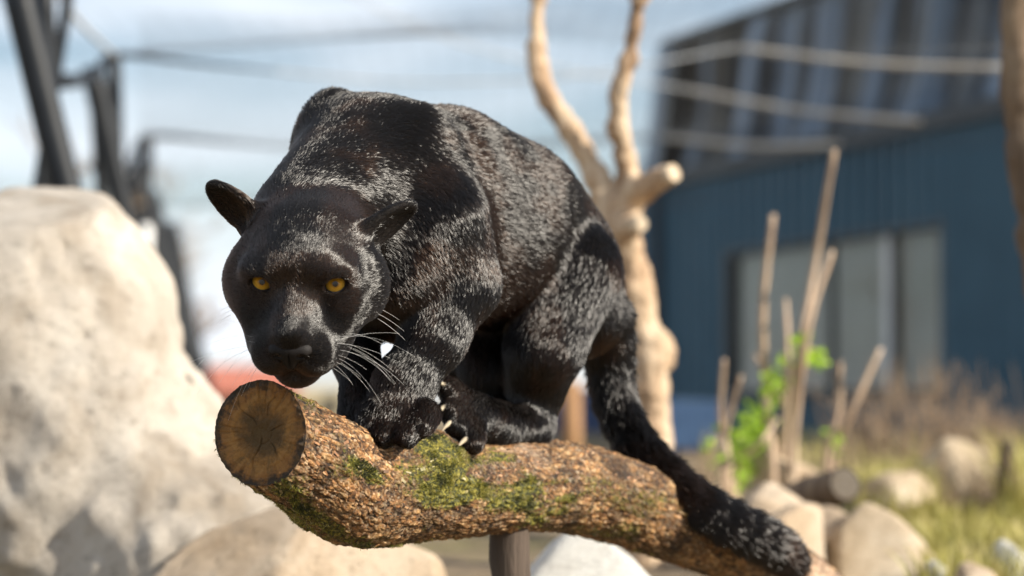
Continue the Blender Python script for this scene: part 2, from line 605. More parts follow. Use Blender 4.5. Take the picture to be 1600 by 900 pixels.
def rough_tube(C, r, sides, seed, amp, n=40, caps=True):
    pts = spline(np.column_stack((np.asarray(C, float), np.broadcast_to(r, (len(C),)))), n)
    V, F = tube(pts[:, :3], pts[:, 3], sides, caps)
    cen = np.repeat(pts[:, :3], sides, 0)
    d = V - cen
    rr = np.linalg.norm(d, axis=1)[:, None]
    V = cen + d * (1 + amp * fbm(V, 1.0 / max(1e-3, np.mean(r)) * 0.7, 3, seed)[:, None])
    return V, F

top = W(797, 800, 4.0); foot = np.array((top[0], top[1], -0.05))
V, F = rough_tube([foot, (foot + top) / 2, top], np.array([0.034, 0.033, 0.032]), 14, 3, 0.12)
o = MB().add(V, F).build('support_post', m_post, None, True)
tag(o, 'dark brown wooden post holding up the mossy log', 'post')

cl = empty('cut_log', W(1320, 757, 6.2))
tag(cl, 'short cut log with a pale round end lying on the tan boulders', 'log')
A, B = W(1320, 757, 6.15), W(1200, 800, 6.5)
V, F = rough_tube([B, (A + B) / 2, A], np.array([0.052, 0.05, 0.047]), 20, 9, 0.10)
MB().add(V, F).build('bark', m_rough, cl, True)
ax_ = (A - B) / np.linalg.norm(A - B)
MB().tube(np.array([A - ax_ * 0.01, A + ax_ * 0.003, A + ax_ * 0.004]), np.array([0.041, 0.041, 0.036]), 20).build('sawn_end', m_cutend, cl, False)

A = W(1573, 690, 7.6)
V, F = rough_tube([np.array((A[0], A[1], ground_z(A[0], A[1]) - 0.1)), A], np.array([0.028, 0.024]), 12, 4, 0.15)
tag(MB().add(V, F).build('wooden_stake', m_post, None, True), 'dark wooden stake standing in grass between two tan boulders', 'stake')

# ------------------------------------------------------------------ bare forked tree, and the trunk at the picture's edge
def cap_chain(pr, pts, d, k=0.03):
    for a, b_ in zip(pts[:-1], pts[1:]):
        pr.append(Prim('cap', W(a[0], a[1], d + a[3]), W(b_[0], b_[1], d + b_[3]), a[2] * d / FPX, b_[2] * d / FPX, k=k))
pr = []
D = 6.5
cap_chain(pr, [tuple(q) for q in spline([(1000, 960, 34, 0.0), (1012, 760, 31, 0), (1018, 640, 27, 0), (1008, 530, 24, 0), (990, 440, 22, 0), (972, 355, 24, 0)], 14)], D)
cap_chain(pr, [tuple(q) for q in spline([(970, 360, 24, 0), (938, 290, 16, 0.03), (885, 195, 14, 0.06), (846, 135, 13, 0.08), (838, 60, 11, 0.1), (843, -60, 10, 0.12)], 14)], D)
cap_chain(pr, [tuple(q) for q in spline([(978, 340, 20, 0), (984, 290, 14, 0.0), (968, 205, 12, -0.03), (967, 150, 11, -0.05), (985, 80, 10, -0.06), (1010, -60, 9, -0.08)], 14)], D)
cap_chain(pr, [(965, 340, 20, 0), (1000, 295, 18, -0.05), (1040, 276, 17, -0.12)], D)
cap_chain(pr, [(965, 362, 20, 0), (992, 352, 17, -0.10)], D)
pr.append(Prim('ell', W(1038, 545, D), ra=np.array((0.022, 0.03, 0.045)), Rm=_ID, k=0.04))
lo = np.min([p.bounds(0.03)[0] for p in pr], 0); hi = np.max([p.bounds(0.03)[1] for p in pr], 0)
axs = [np.arange(lo[c], hi[c] + 0.007, 0.007) for c in range(3)]
TV, TQ = surface_nets(grow(pr, *axs, margin=0.05), *axs, 1)
TV = TV + vnormals(TV, TQ) * (0.008 * fbm(TV, 16, 4, 8) + 0.003 * fbm(TV, 70, 2, 9))[:, None]
tree = empty('bare_tree', W(1005, 900, D))
tag(tree, 'bare pale forked tree with sawn stubs behind the rump of the jaguar', 'tree')
link('trunk', mesh_np('trunk', TV, TQ), tree, m_trunk)
for (a, b_, r) in (((1000, 295, D - 0.05), (1040, 276, D - 0.12), 15.5), ((965, 362, D), (992, 352, D - 0.10), 14.5)):
    A, B = W(*a), W(*b_)
    u_ = (B - A) / np.linalg.norm(B - A)
    rr0 = r * D / FPX
    q0 = B + u_ * rr0 * 0.75
    MB().tube(np.array([q0 - u_ * 0.03, q0, q0 + u_ * 0.012]), np.array([rr0 * 0.96, rr0 * 0.98, rr0 * 0.9]), 18).build('sawn_stub', m_cutend, tree, False)

V, F = rough_tube([W(1690, 760, 6.0), W(1655, 520, 6.0), W(1618, 330, 6.0), W(1598, 190, 6.0), W(1592, 60, 6.0), W(1588, -120, 6.0)], np.array([0.062, 0.056, 0.05, 0.045, 0.043, 0.042]), 22, 14, 0.22, 90)
lt = empty('leaning_tree', W(1690, 760, 6.0))
tag(lt, 'rough brown leaning tree trunk in front of the blue building', 'tree')
MB().add(V, F).build('trunk', m_rough, lt, True)

# ------------------------------------------------------------------ shrubs and grass
m_leaf, nt, b = mat('spring_leaf')
nt.links.new(ramp(nt, noise(nt, 30, 3, 0.5, objco(nt)), [(0.3, (0.20, 0.36, 0.02)), (0.7, (0.42, 0.58, 0.06))]), b.inputs['Base Color'])
b.inputs['Roughness'].default_value = 0.5
tr = nt.nodes.new('ShaderNodeBsdfTranslucent'); tr.inputs['Color'].default_value = (0.50, 0.75, 0.05, 1)
mx = nt.nodes.new('ShaderNodeMixShader'); mx.inputs[0].default_value = 0.45
nt.links.new(b.outputs[0], mx.inputs[1]); nt.links.new(tr.outputs[0], mx.inputs[2])
nt.links.new(mx.outputs[0], nt.nodes['Material Output'].inputs['Surface'])
rs = random.Random(21)
def leaf_mesh(centres, size):
    V, F = [], []
    for c in centres:
        u_ = Vector((rs.uniform(-1, 1), rs.uniform(-1, 1), rs.uniform(-0.4, 1))).normalized()
        w__ = u_.cross(Vector((rs.uniform(-1, 1), rs.uniform(-1, 1), rs.uniform(-1, 1)))).normalized()
        nrm = u_.cross(w__)
        L, wd = size * rs.uniform(0.6, 1.2), size * rs.uniform(0.25, 0.4)
        c = Vector(c)
        n0 = len(V)
        V += [c, c + u_ * L * 0.5 + w__ * wd + nrm * L * 0.1, c + u_ * L, c + u_ * L * 0.5 - w__ * wd + nrm * L * 0.1, c + u_ * L * 0.5]
        F += [(n0, n0 + 4, n0 + 1), (n0 + 1, n0 + 4, n0 + 2), (n0 + 2, n0 + 4, n0 + 3), (n0 + 3, n0 + 4, n0)]
    return V, F
def shrub(name, label, stems, leaves, d, lsize=0.036):
    base = stems[0][0]
    root = empty(name, W(base[0], base[1], d))
    tag(root, label, 'shrub', 'bare stemmed shrubs by the building')
    for st in stems:
        pts = [W(p[0], p[1], d + rs.uniform(-0.12, 0.12)) for p in st[:-1]]
        r0 = st[-1] * d / FPX
        p0 = pts[0].copy(); p0[2] = min(p0[2], float(ground_z(p0[0], p0[1]))) - 0.05
        V, F = rough_tube([p0] + pts, np.linspace(r0 * 1.1, r0 * 0.55, len(pts) + 1), 8, rs.randrange(99), 0.15, 24)
        MB().add(V, F).build('stem', m_stem, root, True)
    if leaves:
        cs = []
        for (px, py, spread, n) in leaves:
            for _ in range(n):
                q = W(px + rs.gauss(0, spread), py + rs.gauss(0, spread), d + rs.gauss(0, 0.07))
                cs.append(q)
        V, F = leaf_mesh(cs, lsize)
        tag(MB().add(np.array([tuple(v) for v in V]), F).build('leaves', m_leaf, root, False), kind='stuff')
shrub('shrub', 'tall bare stems with fresh green leaves rising from the brown boulder',
      [((1206, 712), (1196, 600), (1192, 480), (1208, 335), 8), ((1236, 712), (1250, 560), (1276, 400), (1303, 236), 8),
       ((1240, 705), (1262, 520), (1300, 392), 7), ((1226, 708), (1231, 560), (1228, 468), 6), ((1216, 712), (1226, 640), (1180, 555), 6), ((1195, 640), (1225, 600), (1262, 545), (1276, 556), 3)],
      [(1185, 655, 15, 60), (1209, 610, 12, 55), (1232, 565, 10, 14), (1250, 535, 7, 14), (1278, 560, 8, 34), (1150, 725, 16, 50), (1172, 690, 14, 60)], 7.0)
shrub('shrub', 'pale leaning stems with a few green leaves beside the blue hutch',
      [((1140, 735), (1126, 650), (1131, 562), 6), ((1136, 735), (1134, 670), (1158, 588), 6), ((1150, 740), (1190, 690), (1215, 655), 5), ((1128, 730), (1120, 690), (1145, 640), 4)],
      [(1140, 700, 14, 16), (1165, 745, 12, 14)], 6.8)
shrub('shrub', 'two pale stems in a narrow V under the window',
      [((1302, 722), (1332, 640), (1376, 545), 7), ((1292, 718), (1311, 640), (1313, 566), 6)], [(1300, 690, 10, 8)], 7.4)

m_dry = woodm('dry_twig', [(0.3, (0.15, 0.095, 0.055)), (0.7, (0.36, 0.26, 0.17))], 30)
def dry_shrub(label, px0, px1, ybase, ytop, d, n, group):
    root = empty('dry_shrub', W((px0 + px1) / 2, ybase, d))
    tag(root, label, 'shrub', group)
    mbx = MB()
    for _ in range(n):
        x = rs.uniform(px0, px1)
        h = rs.uniform(0.2, 1.0)
        dd = d + rs.uniform(-0.35, 0.35)
        a = W(x, ybase, dd); a[2] = float(ground_z(a[0], a[1])) - 0.03
        lean = rs.gauss(0, 26)
        t = W(x + lean, ybase + (ytop - ybase) * h, dd)
        m_ = (a + t) / 2 + np.array((rs.gauss(0, 0.03), rs.gauss(0, 0.03), 0))
        mbx.tube(spline([a, m_, t], 7), np.linspace(0.0042, 0.0015, 7), 4)
        for _k in range(3):
            q = a + (t - a) * rs.uniform(0.4, 0.9)
            mbx.tube(np.array([q, q + np.array((rs.gauss(0, 0.05), rs.gauss(0, 0.05), rs.uniform(0.03, 0.12)))]), np.array([0.002, 0.001]), 3)
    tag(mbx.build('twigs', m_dry, root, False), kind='stuff')
dry_shrub('dense brown dry shrub of thin twigs against the wall under the window', 1310, 1560, 745, 555, 9.0, 130, 'dry brown shrubs')
dry_shrub('thin dry twigs beside the rusty foot of the blue wall', 1545, 1640, 740, 640, 9.4, 50, 'dry brown shrubs')

dry_shrub('pale dry stalks between the bare tree and the brown boulder', 1085, 1240, 800, 690, 7.6, 46, 'dry brown shrubs')
dry_shrub('dry stalks standing around the blocky tan boulder', 1420, 1600, 830, 700, 7.9, 60, 'dry brown shrubs')
# rubble: small broken stones
protos = []
for sd in (201, 202, 203, 204):
    pr = [Prim('ell', (0, 0, 0), ra=np.array((0.055, 0.045, 0.036)), Rm=_ID, k=0.03)]
    ax3 = [np.arange(-0.08, 0.08, 0.008) for _ in range(3)]
    Fd = grow(pr, *ax3, margin=0.1)
    Gd = np.stack(np.meshgrid(*ax3, indexing='ij'), -1).reshape(-1, 3)
    rg = np.random.default_rng(sd)
    for _ in range(14):
        n = rg.normal(0, 1, 3); n /= np.linalg.norm(n)
        Fd = np.maximum(Fd, (Gd @ n - np.sqrt(((np.array((0.055, 0.045, 0.036)) * n) ** 2).sum()) * rg.uniform(0.6, 0.85)).reshape(Fd.shape))
    Fd = Fd + 0.004 * fbm(Gd, 30, 3, sd).reshape(Fd.shape)
    V, Q = surface_nets(Fd.astype(np.float32), *ax3, 0)
    me = mesh_np('rubble_stone', V, Q)
    me.materials.append((m_tan, m_pale, m_tan, m_cream)[sd - 201])
    protos.append(me)
for q in range(34):
    px, d = rs.uniform(1080, 1620), rs.uniform(5.4, 8.2)
    p = W(px, 700, d)
    s_ = rs.uniform(0.4, 1.1)
    o = bpy.data.objects.new('rubble_stone', protos[q % 4])
    COL.objects.link(o)
    o.location = (p[0], p[1], float(ground_z(p[0], p[1])) + 0.012 * s_)
    o.scale = (s_ * rs.uniform(0.8, 1.3), s_, s_ * rs.uniform(0.7, 1.1))
    o.rotation_euler = (rs.uniform(-0.4, 0.4), rs.uniform(-0.4, 0.4), rs.uniform(0, 6.28))
    marks = [((1310, 6.2), 'beside the cut log with the pale round end'), ((1395, 5.9), 'beside the big rounded cream boulder'), ((1230, 7.1), 'at the foot of the tall bare stems'),
             ((1500, 8.2), 'near the blocky tan boulder'), ((1573, 7.6), 'near the dark wooden stake'), ((1120, 7.0), 'beside the low tan rock by the green leaves'),
             ((1560, 5.8), 'beside the whitish boulder in the grass'), ((1440, 7.0), 'in front of the dry shrub'), ((1180, 5.9), 'beside the tan boulder behind the tail')]
    mk = min(marks, key=lambda m_: np.linalg.norm(W(m_[0][0], 700, m_[0][1])[:2] - p[:2]))
    tag(o, ('small ' if s_ < 0.75 else 'fist sized ') + ('tan', 'pale grey', 'tan', 'cream')[q % 4] + ' broken stone ' + mk[1], 'stone', 'rubble stones')
m_grass, nt, b = mat('grass_blade')
oi = objco(nt)
nt.links.new(ramp(nt, noise(nt, 9, 4, 0.6, oi), [(0.3, (0.20, 0.20, 0.035)), (0.5, (0.38, 0.34, 0.08)), (0.7, (0.54, 0.43, 0.23))]), b.inputs['Base Color'])
b.inputs['Roughness'].default_value = 0.6
def grass(name, regions):
    V, F = [], []
    for (px0, px1, y0, y1, n, hh) in regions:
        for _ in range(n):
            px, d = rs.uniform(px0, px1), rs.uniform(y0, y1)
            p = W(px, 700, d)
            z = float(GZ(p[0], p[1]))
            h = hh * rs.uniform(0.4, 1.2)
            a = rs.uniform(0, 6.28)
            bx, by = math.cos(a) * 0.004, math.sin(a) * 0.004
            lx, ly = rs.gauss(0, 0.35) * h, rs.gauss(0, 0.35) * h
            n0 = len(V)
            V += [(p[0] - bx, p[1] - by, z - 0.01), (p[0] + bx, p[1] + by, z - 0.01), (p[0] + lx * 0.4 - bx * 0.7, p[1] + ly * 0.4 - by * 0.7, z + h * 0.6), (p[0] + lx * 0.4 + bx * 0.7, p[1] + ly * 0.4 + by * 0.7, z + h * 0.6), (p[0] + lx, p[1] + ly, z + h)]
            F += [(n0, n0 + 1, n0 + 3, n0 + 2), (n0 + 2, n0 + 3, n0 + 4)]
    tag(MB().add(np.array(V), F).build(name, m_grass, None, False), 'yellow green grass growing among the boulders near the building', 'grass', kind='stuff')
_gzx = np.linspace(-3, 5, 161); _gzy = np.linspace(4, 16, 241)
_GZ = ground_z(*np.meshgrid(_gzx, _gzy, indexing='ij'))
def GZ(x, y):
    i = min(max((x + 3) / 0.05, 0), 159.999); j = min(max((y - 4) / 0.05, 0), 239.999)
    a, b_ = int(i), int(j); f, g = i - a, j - b_
    return (_GZ[a, b_] * (1 - f) + _GZ[a + 1, b_] * f) * (1 - g) + (_GZ[a, b_ + 1] * (1 - f) + _GZ[a + 1, b_ + 1] * f) * g
grass('grass', [(1430, 1620, 5.6, 7.4, 3000, 0.11), (1340, 1460, 7.2, 8.6, 1500, 0.16), (1100, 1640, 7.6, 13.5, 700, 0.16), (1560, 1640, 7.4, 9, 500, 0.25)])

# ------------------------------------------------------------------ the blue building
WA = np.array((1.11, 20.0)); WD = np.array((1.96, -5.5)); WLEN = np.linalg.norm(WD)
WU = np.array((*(WD / WLEN), 0.0))                       # along the wall, towards the right
WN = np.array((WU[1], -WU[0], 0.0))                      # out of the wall, towards the camera
if WN[0] > 0: WN = -WN
def wp(t, z, out=0.0):
    return np.array((*(WA + WD * t), ZC + z)) + WN * out
m_blue, nt, b = mat('blue_cladding')
nt.links.new(ramp(nt, noise(nt, 2.0, 5, 0.6, objco(nt)), [(0.3, (0.032, 0.094, 0.145)), (0.7, (0.046, 0.120, 0.178))]), b.inputs['Base Color'])
b.inputs['Roughness'].default_value = 0.5
m_darkmetal = simple('dark_trim', [(0.3, (0.010, 0.013, 0.017)), (0.7, (0.022, 0.027, 0.033))], 8, 0.5)
m_blind = simple('window_blind', [(0.3, (0.36, 0.345, 0.30)), (0.7, (0.45, 0.43, 0.375))], 1.5, 0.7)
m_white = simple('white_trim', [(0.3, (0.62, 0.63, 0.63)), (0.7, (0.75, 0.75, 0.74))], 5, 0.5)
m_timber = woodm('orange_timber', [(0.3, (0.22, 0.11, 0.05)), (0.7, (0.42, 0.24, 0.11))], 10)
m_glass, nt, b = mat('window_glass')
b.inputs['Base Color'].default_value = (0.85, 0.9, 0.92, 1)
nt.links.new(ramp(nt, noise(nt, 1, 1, 0.5, objco(nt)), [(0, (0.85, 0.9, 0.92)), (1, (0.9, 0.93, 0.94))]), b.inputs['Base Color'])
b.inputs['Roughness'].default_value = 0.02
b.inputs['Transmission Weight'].default_value = 1.0
b.inputs['IOR'].default_value = 1.18

BLD = empty('building', wp(0.55, -0.3))
tag(BLD, 'dark blue corrugated metal building with a wide window and shade netting above', 'building')
T0, T1 = -0.12, 1.45
def corrugated(name, ta, tb, za, zb, parent, material, pitch=0.19, depth=0.04):
    n = max(4, int((tb - ta) * WLEN / pitch * 6))
    V, F = [], []
    for q in range(n + 1):
        t = ta + (tb - ta) * q / n
        ph = (t * WLEN / pitch) % 1.0
        o_ = depth * max(-1, min(1, 1.7 * math.sin(2 * math.pi * ph)))
        V += [wp(t, za, o_), wp(t, zb, o_), wp(t, za, o_ - 0.03), wp(t, zb, o_ - 0.03)]
    for q in range(n):
        a = q * 4
        F += [(a, a + 4, a + 5, a + 1), (a + 2, a + 3, a + 7, a + 6), (a + 1, a + 5, a + 7, a + 3), (a, a + 2, a + 6, a + 4)]
    return MB().add(np.array(V), F).build(name, material, parent, False)
Z0, Z1 = -0.45, 1.80
ta, tb, za, zb = 0.281, 0.844, 0.10, 1.12
corrugated('wall', T0, ta, Z0, Z1, BLD, m_blue)
corrugated('wall', tb, T1, Z0, Z1, BLD, m_blue)
corrugated('wall', ta, tb, Z0, za, BLD, m_blue)
corrugated('wall', ta, tb, zb, Z1, BLD, m_blue)
def wbox(t0, t1, z0, z1, o0, o1, mb=None):
    mb = mb or MB()
    return mb.box(wp((t0 + t1) / 2, (z0 + z1) / 2, (o0 + o1) / 2), (WU, WN, UPV), ((t1 - t0) * WLEN / 2, (o1 - o0) / 2, (z1 - z0) / 2))
UPV = np.array((0, 0, 1.0))
win = empty('window', wp((ta + tb) / 2, za)); win.parent = BLD; win.matrix_parent_inverse = Matrix.Translation(-BLD.location)
def wpart(name, mb, m):
    o = mb.build(name, m, None, False)
    o.parent = win; o.matrix_parent_inverse = (Matrix.Translation(win.location)).inverted()
    return o
wpart('frame', wbox(ta - 0.014, ta + 0.012, za - 0.05, zb + 0.06, -0.06, 0.03), m_darkmetal)
wpart('frame', wbox(tb - 0.006, tb + 0.008, za - 0.05, zb + 0.06, -0.06, 0.03), m_darkmetal)
wpart('frame', wbox(ta + 0.012, tb - 0.006, zb, zb + 0.06, -0.06, 0.03), m_darkmetal)
wpart('sill', wbox(ta + 0.012, tb - 0.006, za - 0.06, za, -0.06, 0.045), m_darkmetal)
def t_at(px): 
    s = (px - 800) / FPX
    return (20 * s - 1.11) / (1.96 + 5.5 * s)
wpart('mullion', wbox(t_at(1293), t_at(1298), za, zb, -0.05, -0.005), m_darkmetal)
wpart('mullion', wbox(t_at(1381), t_at(1391), za, zb, -0.05, 0.0), m_white)
wpart('mullion', wbox(t_at(1391), t_at(1397), za, zb, -0.05, -0.005), m_darkmetal)
cuts = [ta + 0.012, t_at(1293), t_at(1298), t_at(1381), t_at(1397), tb - 0.006]
for a, b_ in ((0, 1), (2, 3), (4, 5)):
    n = 46
    n1 = MB()
    for q in range(n):                                     # each slat a thin tilted strip
        z = za + (zb - za) * (q + 0.5) / n
        hh = (zb - za) / n * 0.56
        n1.add(np.array([wp(cuts[a], z - hh, -0.042), wp(cuts[b_], z - hh, -0.042), wp(cuts[b_], z + hh, -0.052), wp(cuts[a], z + hh, -0.052)]), [(0, 1, 2, 3)])
    tag(wpart('blind_slats', n1, m_blind), kind='stuff')
    wpart('glass_pane', wbox(cuts[a], cuts[b_], za, zb, -0.030, -0.024), m_glass)
wpart('backing', wbox(ta + 0.012, tb - 0.006, za, zb, -0.09, -0.075), m_darkmetal)
# eave beam, downpipe, netting, roof edge
wbox(T0, T1, Z1 - 0.05, Z1 + 0.07, -0.05, 0.07).build('eave_beam', m_darkmetal, BLD)
tdp = t_at(1040)
MB().tube(np.array([wp(tdp, Z0, 0.07), wp(tdp, Z1 - 0.05, 0.07)]), 0.045, 12).build('downpipe', m_darkmetal, BLD, True)
wbox(T0 + 0.02, T1, Z0, Z0 + 0.12, 0.02, 0.06).build('plinth', m_timber, BLD)
m_net, nt, b = mat('shade_netting')
oc = objco(nt)
sk = nt.nodes.new('ShaderNodeAttribute'); sk.attribute_name = 'streak'
nt.links.new(ramp(nt, math_(nt, 'ADD', math_(nt, 'MULTIPLY', sk.outputs['Fac'], 0.75), math_(nt, 'MULTIPLY', noise(nt, 1.3, 4, 0.6, oc, 0.5), 0.25)), [(0.40, (0.006, 0.008, 0.012)), (0.52, (0.04, 0.058, 0.085)), (0.64, (0.16, 0.24, 0.36))]), b.inputs['Base Color'])
b.inputs['Roughness'].default_value = 0.38
nu, nv = 260, 60
V = np.zeros((nu, nv, 3))
for a in range(nu):
    for q in range(nv):
        v = q / (nv - 1)
        t = 0.0 + 0.13 * v + (1.45 - 0.0 - 0.13 * v) * a / (nu - 1)
        V[a, q] = wp(t, Z1 + 0.05 + 1.0 * v, 0.02 + 0.10 * v)
Vf = V.reshape(-1, 3)
L_ = Vf @ WU
hgt = Vf[:, 2] - ZC
fold = 0.07 * vnoise(np.stack(((L_ * 1.5 - hgt) * 1.8, hgt * 0.5, 0 * L_), 1), 1.0, 3) + 0.04 * vnoise(np.stack(((L_ * 1.5 - hgt) * 5.0, hgt * 0.8, 0 * L_), 1), 1.0, 4) + 0.02 * np.sin(hgt * 5)
Vf = Vf + WN * fold[:, None]
i, j = np.meshgrid(np.arange(nu - 1), np.arange(nv - 1), indexing='ij'); i, j = i.ravel(), j.ravel()
Qn = np.stack((i * nv + j, (i + 1) * nv + j, (i + 1) * nv + j + 1, i * nv + j + 1), 1)
Vb = Vf - WN * 0.004
Qn = np.vstack((Qn, Qn[:, ::-1] + len(Vf)))
net_me = mesh_np('shade_netting', np.vstack((Vf, Vb)), Qn)
sc_ = L_ * 1.5 - hgt
stv = 0.53 + 0.24 * vnoise(np.stack((sc_ * 2.4, hgt * 0.5, 0 * L_), 1), 1.0, 61) + 0.16 * vnoise(np.stack((sc_ * 7.0, hgt * 0.8, 0 * L_), 1), 1.0, 62)
at_ = net_me.attributes.new('streak', 'FLOAT', 'POINT')
at_.data.foreach_set('value', np.tile(stv, 2).astype(np.float32))
link('shade_netting', net_me, BLD, m_net)
wbox(0.15, T1, Z1 + 1.03, Z1 + 1.075, -2.5, 0.24).build('roof', m_darkmetal, BLD)
wbox(T0, T1, Z0, Z1, -2.6, -2.4).build('rear_wall', m_blue, BLD)

# hutch in front of the wall
HUT = empty('hutch', W(1082, 720, 13.5))
tag(HUT, 'low hutch with pale blue ribbed sheet and orange timber edge behind the bare tree', 'hutch')
m_lid = simple('pale_blue_sheet', [(0.3, (0.22, 0.32, 0.45)), (0.7, (0.30, 0.42, 0.56))], 4, 0.4)
d = 13.5
a0, a1, b0, b1 = W(1030, 700, d), W(1135, 704, d - 0.3), W(1030, 622, d + 0.5), W(1130, 626, d + 0.2)
mbx = MB()
n = 14
V = []
for q in range(n * 4 + 1):
    f_ = q / (n * 4)
    h = 0.012 * max(-1, min(1, 1.6 * math.sin(q * math.pi / 2)))
    up = np.array((0, -0.6, 0.8)) * h
    V += [a0 + (a1 - a0) * f_ + up, b0 + (b1 - b0) * f_ + up]
F = [(2 * q, 2 * q + 2, 2 * q + 3, 2 * q + 1) for q in range(n * 4)]
Vn = np.array(V)
mbx.add(Vn, F).add(Vn - np.array((0, -0.006, 0.01)), [f[::-1] for f in F])
mbx.build('ribbed_sheet', m_lid, HUT, False)
e0, e1 = W(1026, 712, d - 0.02), W(1138, 716, d - 0.32)
dv = (e1 - e0) / np.linalg.norm(e1 - e0)
MB().box((e0 + e1) / 2, (dv, np.cross(UPV, dv), UPV), (np.linalg.norm(e1 - e0) / 2, 0.03, 0.032)).build('timber_edge', m_timber, HUT)
for f_ in (0.06, 0.94):
    c = e0 + (e1 - e0) * f_
    zg = float(ground_z(c[0], c[1])) - 0.05
    MB().box((c[0], c[1] + 0.08, (c[2] - 0.03 + zg) / 2), (dv, np.cross(UPV, dv), UPV), (0.03, 0.03, (c[2] - 0.03 - zg) / 2)).build('leg', m_timber, HUT)
bk = (b0 + b1) / 2
zg = float(ground_z(bk[0], bk[1])) - 0.05
MB().box((bk[0], bk[1] + 0.03, (bk[2] - 0.02 + zg) / 2), (dv, np.cross(UPV, dv), UPV), (0.17, 0.02, (bk[2] - 0.02 - zg) / 2)).build('back_board', m_darkmetal, HUT)

# ------------------------------------------------------------------ leaning steel frames and the cables of the net roof
m_steel = simple('dark_steel', [(0.3, (0.006, 0.008, 0.011)), (0.7, (0.012, 0.015, 0.020))], 6, 0.5, spec=0.3)
m_bolt = simple('bright_bolt', [(0.3, (0.55, 0.56, 0.57)), (0.7, (0.7, 0.7, 0.7))], 20, 0.3, metal=0.9)
m_cable = simple('galvanised_cable', [(0.3, (0.34, 0.36, 0.38)), (0.7, (0.46, 0.47, 0.48))], 10, 0.5)
m_pole = simple('weathered_pole', [(0.3, (0.42, 0.38, 0.33)), (0.7, (0.58, 0.54, 0.47))], 10, 0.6)
def ext_ground(a, b_):
    """carry the line a->b on to the ground"""
    a, b_ = np.asarray(a), np.asarray(b_)
    zg = float(ground_z(b_[0], b_[1])) - 0.05
    return a + (b_ - a) * (a[2] - zg) / (a[2] - b_[2])
def frame(label, legs, beam, bolts, d):
    root = empty('steel_frame', ext_ground(W(*legs[0][0], d), W(*legs[0][1], d)))
    tag(root, label, 'frame', 'leaning steel frames')
    for (p0, p1, r, dd, curve) in legs:
        A, B = W(*p0, d + dd), W(*p1, d + dd)
        B = ext_ground(A, B)
        mid = (A + B) / 2 + np.array((curve, 0, 0))
        MB().tube(spline([A, mid, B], 16), r, 12).build('leg', m_steel, root, True)
    if beam is not None:
        MB().tube(spline([W(*p) for p in beam], 20), np.linspace(0.038, 0.005, 20), 10).build('beam', m_steel, root, True)
    for p in bolts:
        c = W(*p)
        MB().tube(np.array([c + (0, 0.03, 0), c, c - (0, 0.012, 0)]), np.array([0.022, 0.022, 0.012]), 10).build('bolt', m_bolt, root, True)
frame('biggest leaning dark steel frame rising from behind the pale boulder', [((20, -40), (110, 290), 0.054, 0, -0.02), ((68, -40), (84, 290), 0.036, 0.6, 0), ((112, -40), (60, 290), 0.022, 0.9, 0)], None, [], 8.0)
frame('dark steel frame with a cross tie and bright bolt', [((143, 105), (203, 345), 0.055, 0, -0.02), ((178, 84), (184, 300), 0.036, 0.3, 0), ((146, 110), (160, 340), 0.03, 0.5, 0)],
      [(84, 126, 9.6), (120, 126, 10.6), (150, 118, 11.3), (178, 86, 11.6), (300, 98, 11.7), (430, 112, 11.8)], [(108, 125, 10.2)], 11.5)
frame('slimmer dark steel frame between the bolted frame and the thin one', [((206, 255), (264, 445), 0.064, 0, -0.02), ((230, 212), (226, 400), 0.045, 0.3, 0), ((240, 300), (292, 520), 0.035, 0.5, 0)],
      [(150, 262, 14.2), (200, 262, 15.4), (228, 214, 16.1), (330, 220, 16.2), (430, 228, 16.3)], [(196, 268, 15.2)], 16.0)
frame('thin dark steel frame next to the face of the jaguar', [((266, 350), (330, 635), 0.07, 0, -0.03)], [(240, 356, 19.5), (268, 350, 20), (290, 352, 20.3)], [], 20.0)

def pole(label, a, b_, r):
    tag(MB().tube(spline([W(*a), (W(*a) + W(*b_)) / 2 - np.array((0, 0, 0.03)), W(*b_)], 14), r, 10).build('net_pole', m_pole, None, True), label, 'pole', 'poles carrying the roof net')
pole('uppermost pale pole in front of the shade netting', (1150, 74, 12.2), (1585, 106, 11.6), 0.014)
pole('pale pole across the middle of the shade netting', (1062, 138, 14.2), (1438, 190, 12.8), 0.016)
pole('lowest pale pole ending beside the blue wall', (1036, 214, 15.8), (1312, 226, 14.6), 0.018)
def cable(label, pts, r):
    tag(MB().tube(spline([W(*p) for p in pts], 40), r, 6).build('net_cable', m_cable, None, True), label, 'cable', 'cables of the roof net')
cable('net cable running on from the bolted steel frame to the uppermost pole', [(425, 111, 11.8), (640, 128, 11.9), (900, 118, 12.0), (1155, 74, 12.2)], 0.007)
cable('net cable running on from the slimmer steel frame to the lowest pole', [(425, 228, 16.3), (640, 236, 16.2), (850, 228, 16), (1040, 214, 15.8)], 0.008)
cable('net cable arriving at the pale pole across the middle of the netting', [(500, -30, 13), (700, 60, 13.5), (900, 112, 14), (1066, 138, 14.2)], 0.007)
cable('thin net cable between the bolted frame and the biggest frame', [(178, 86, 11.5), (120, 30, 10), (60, -60, 8.4)], 0.012)

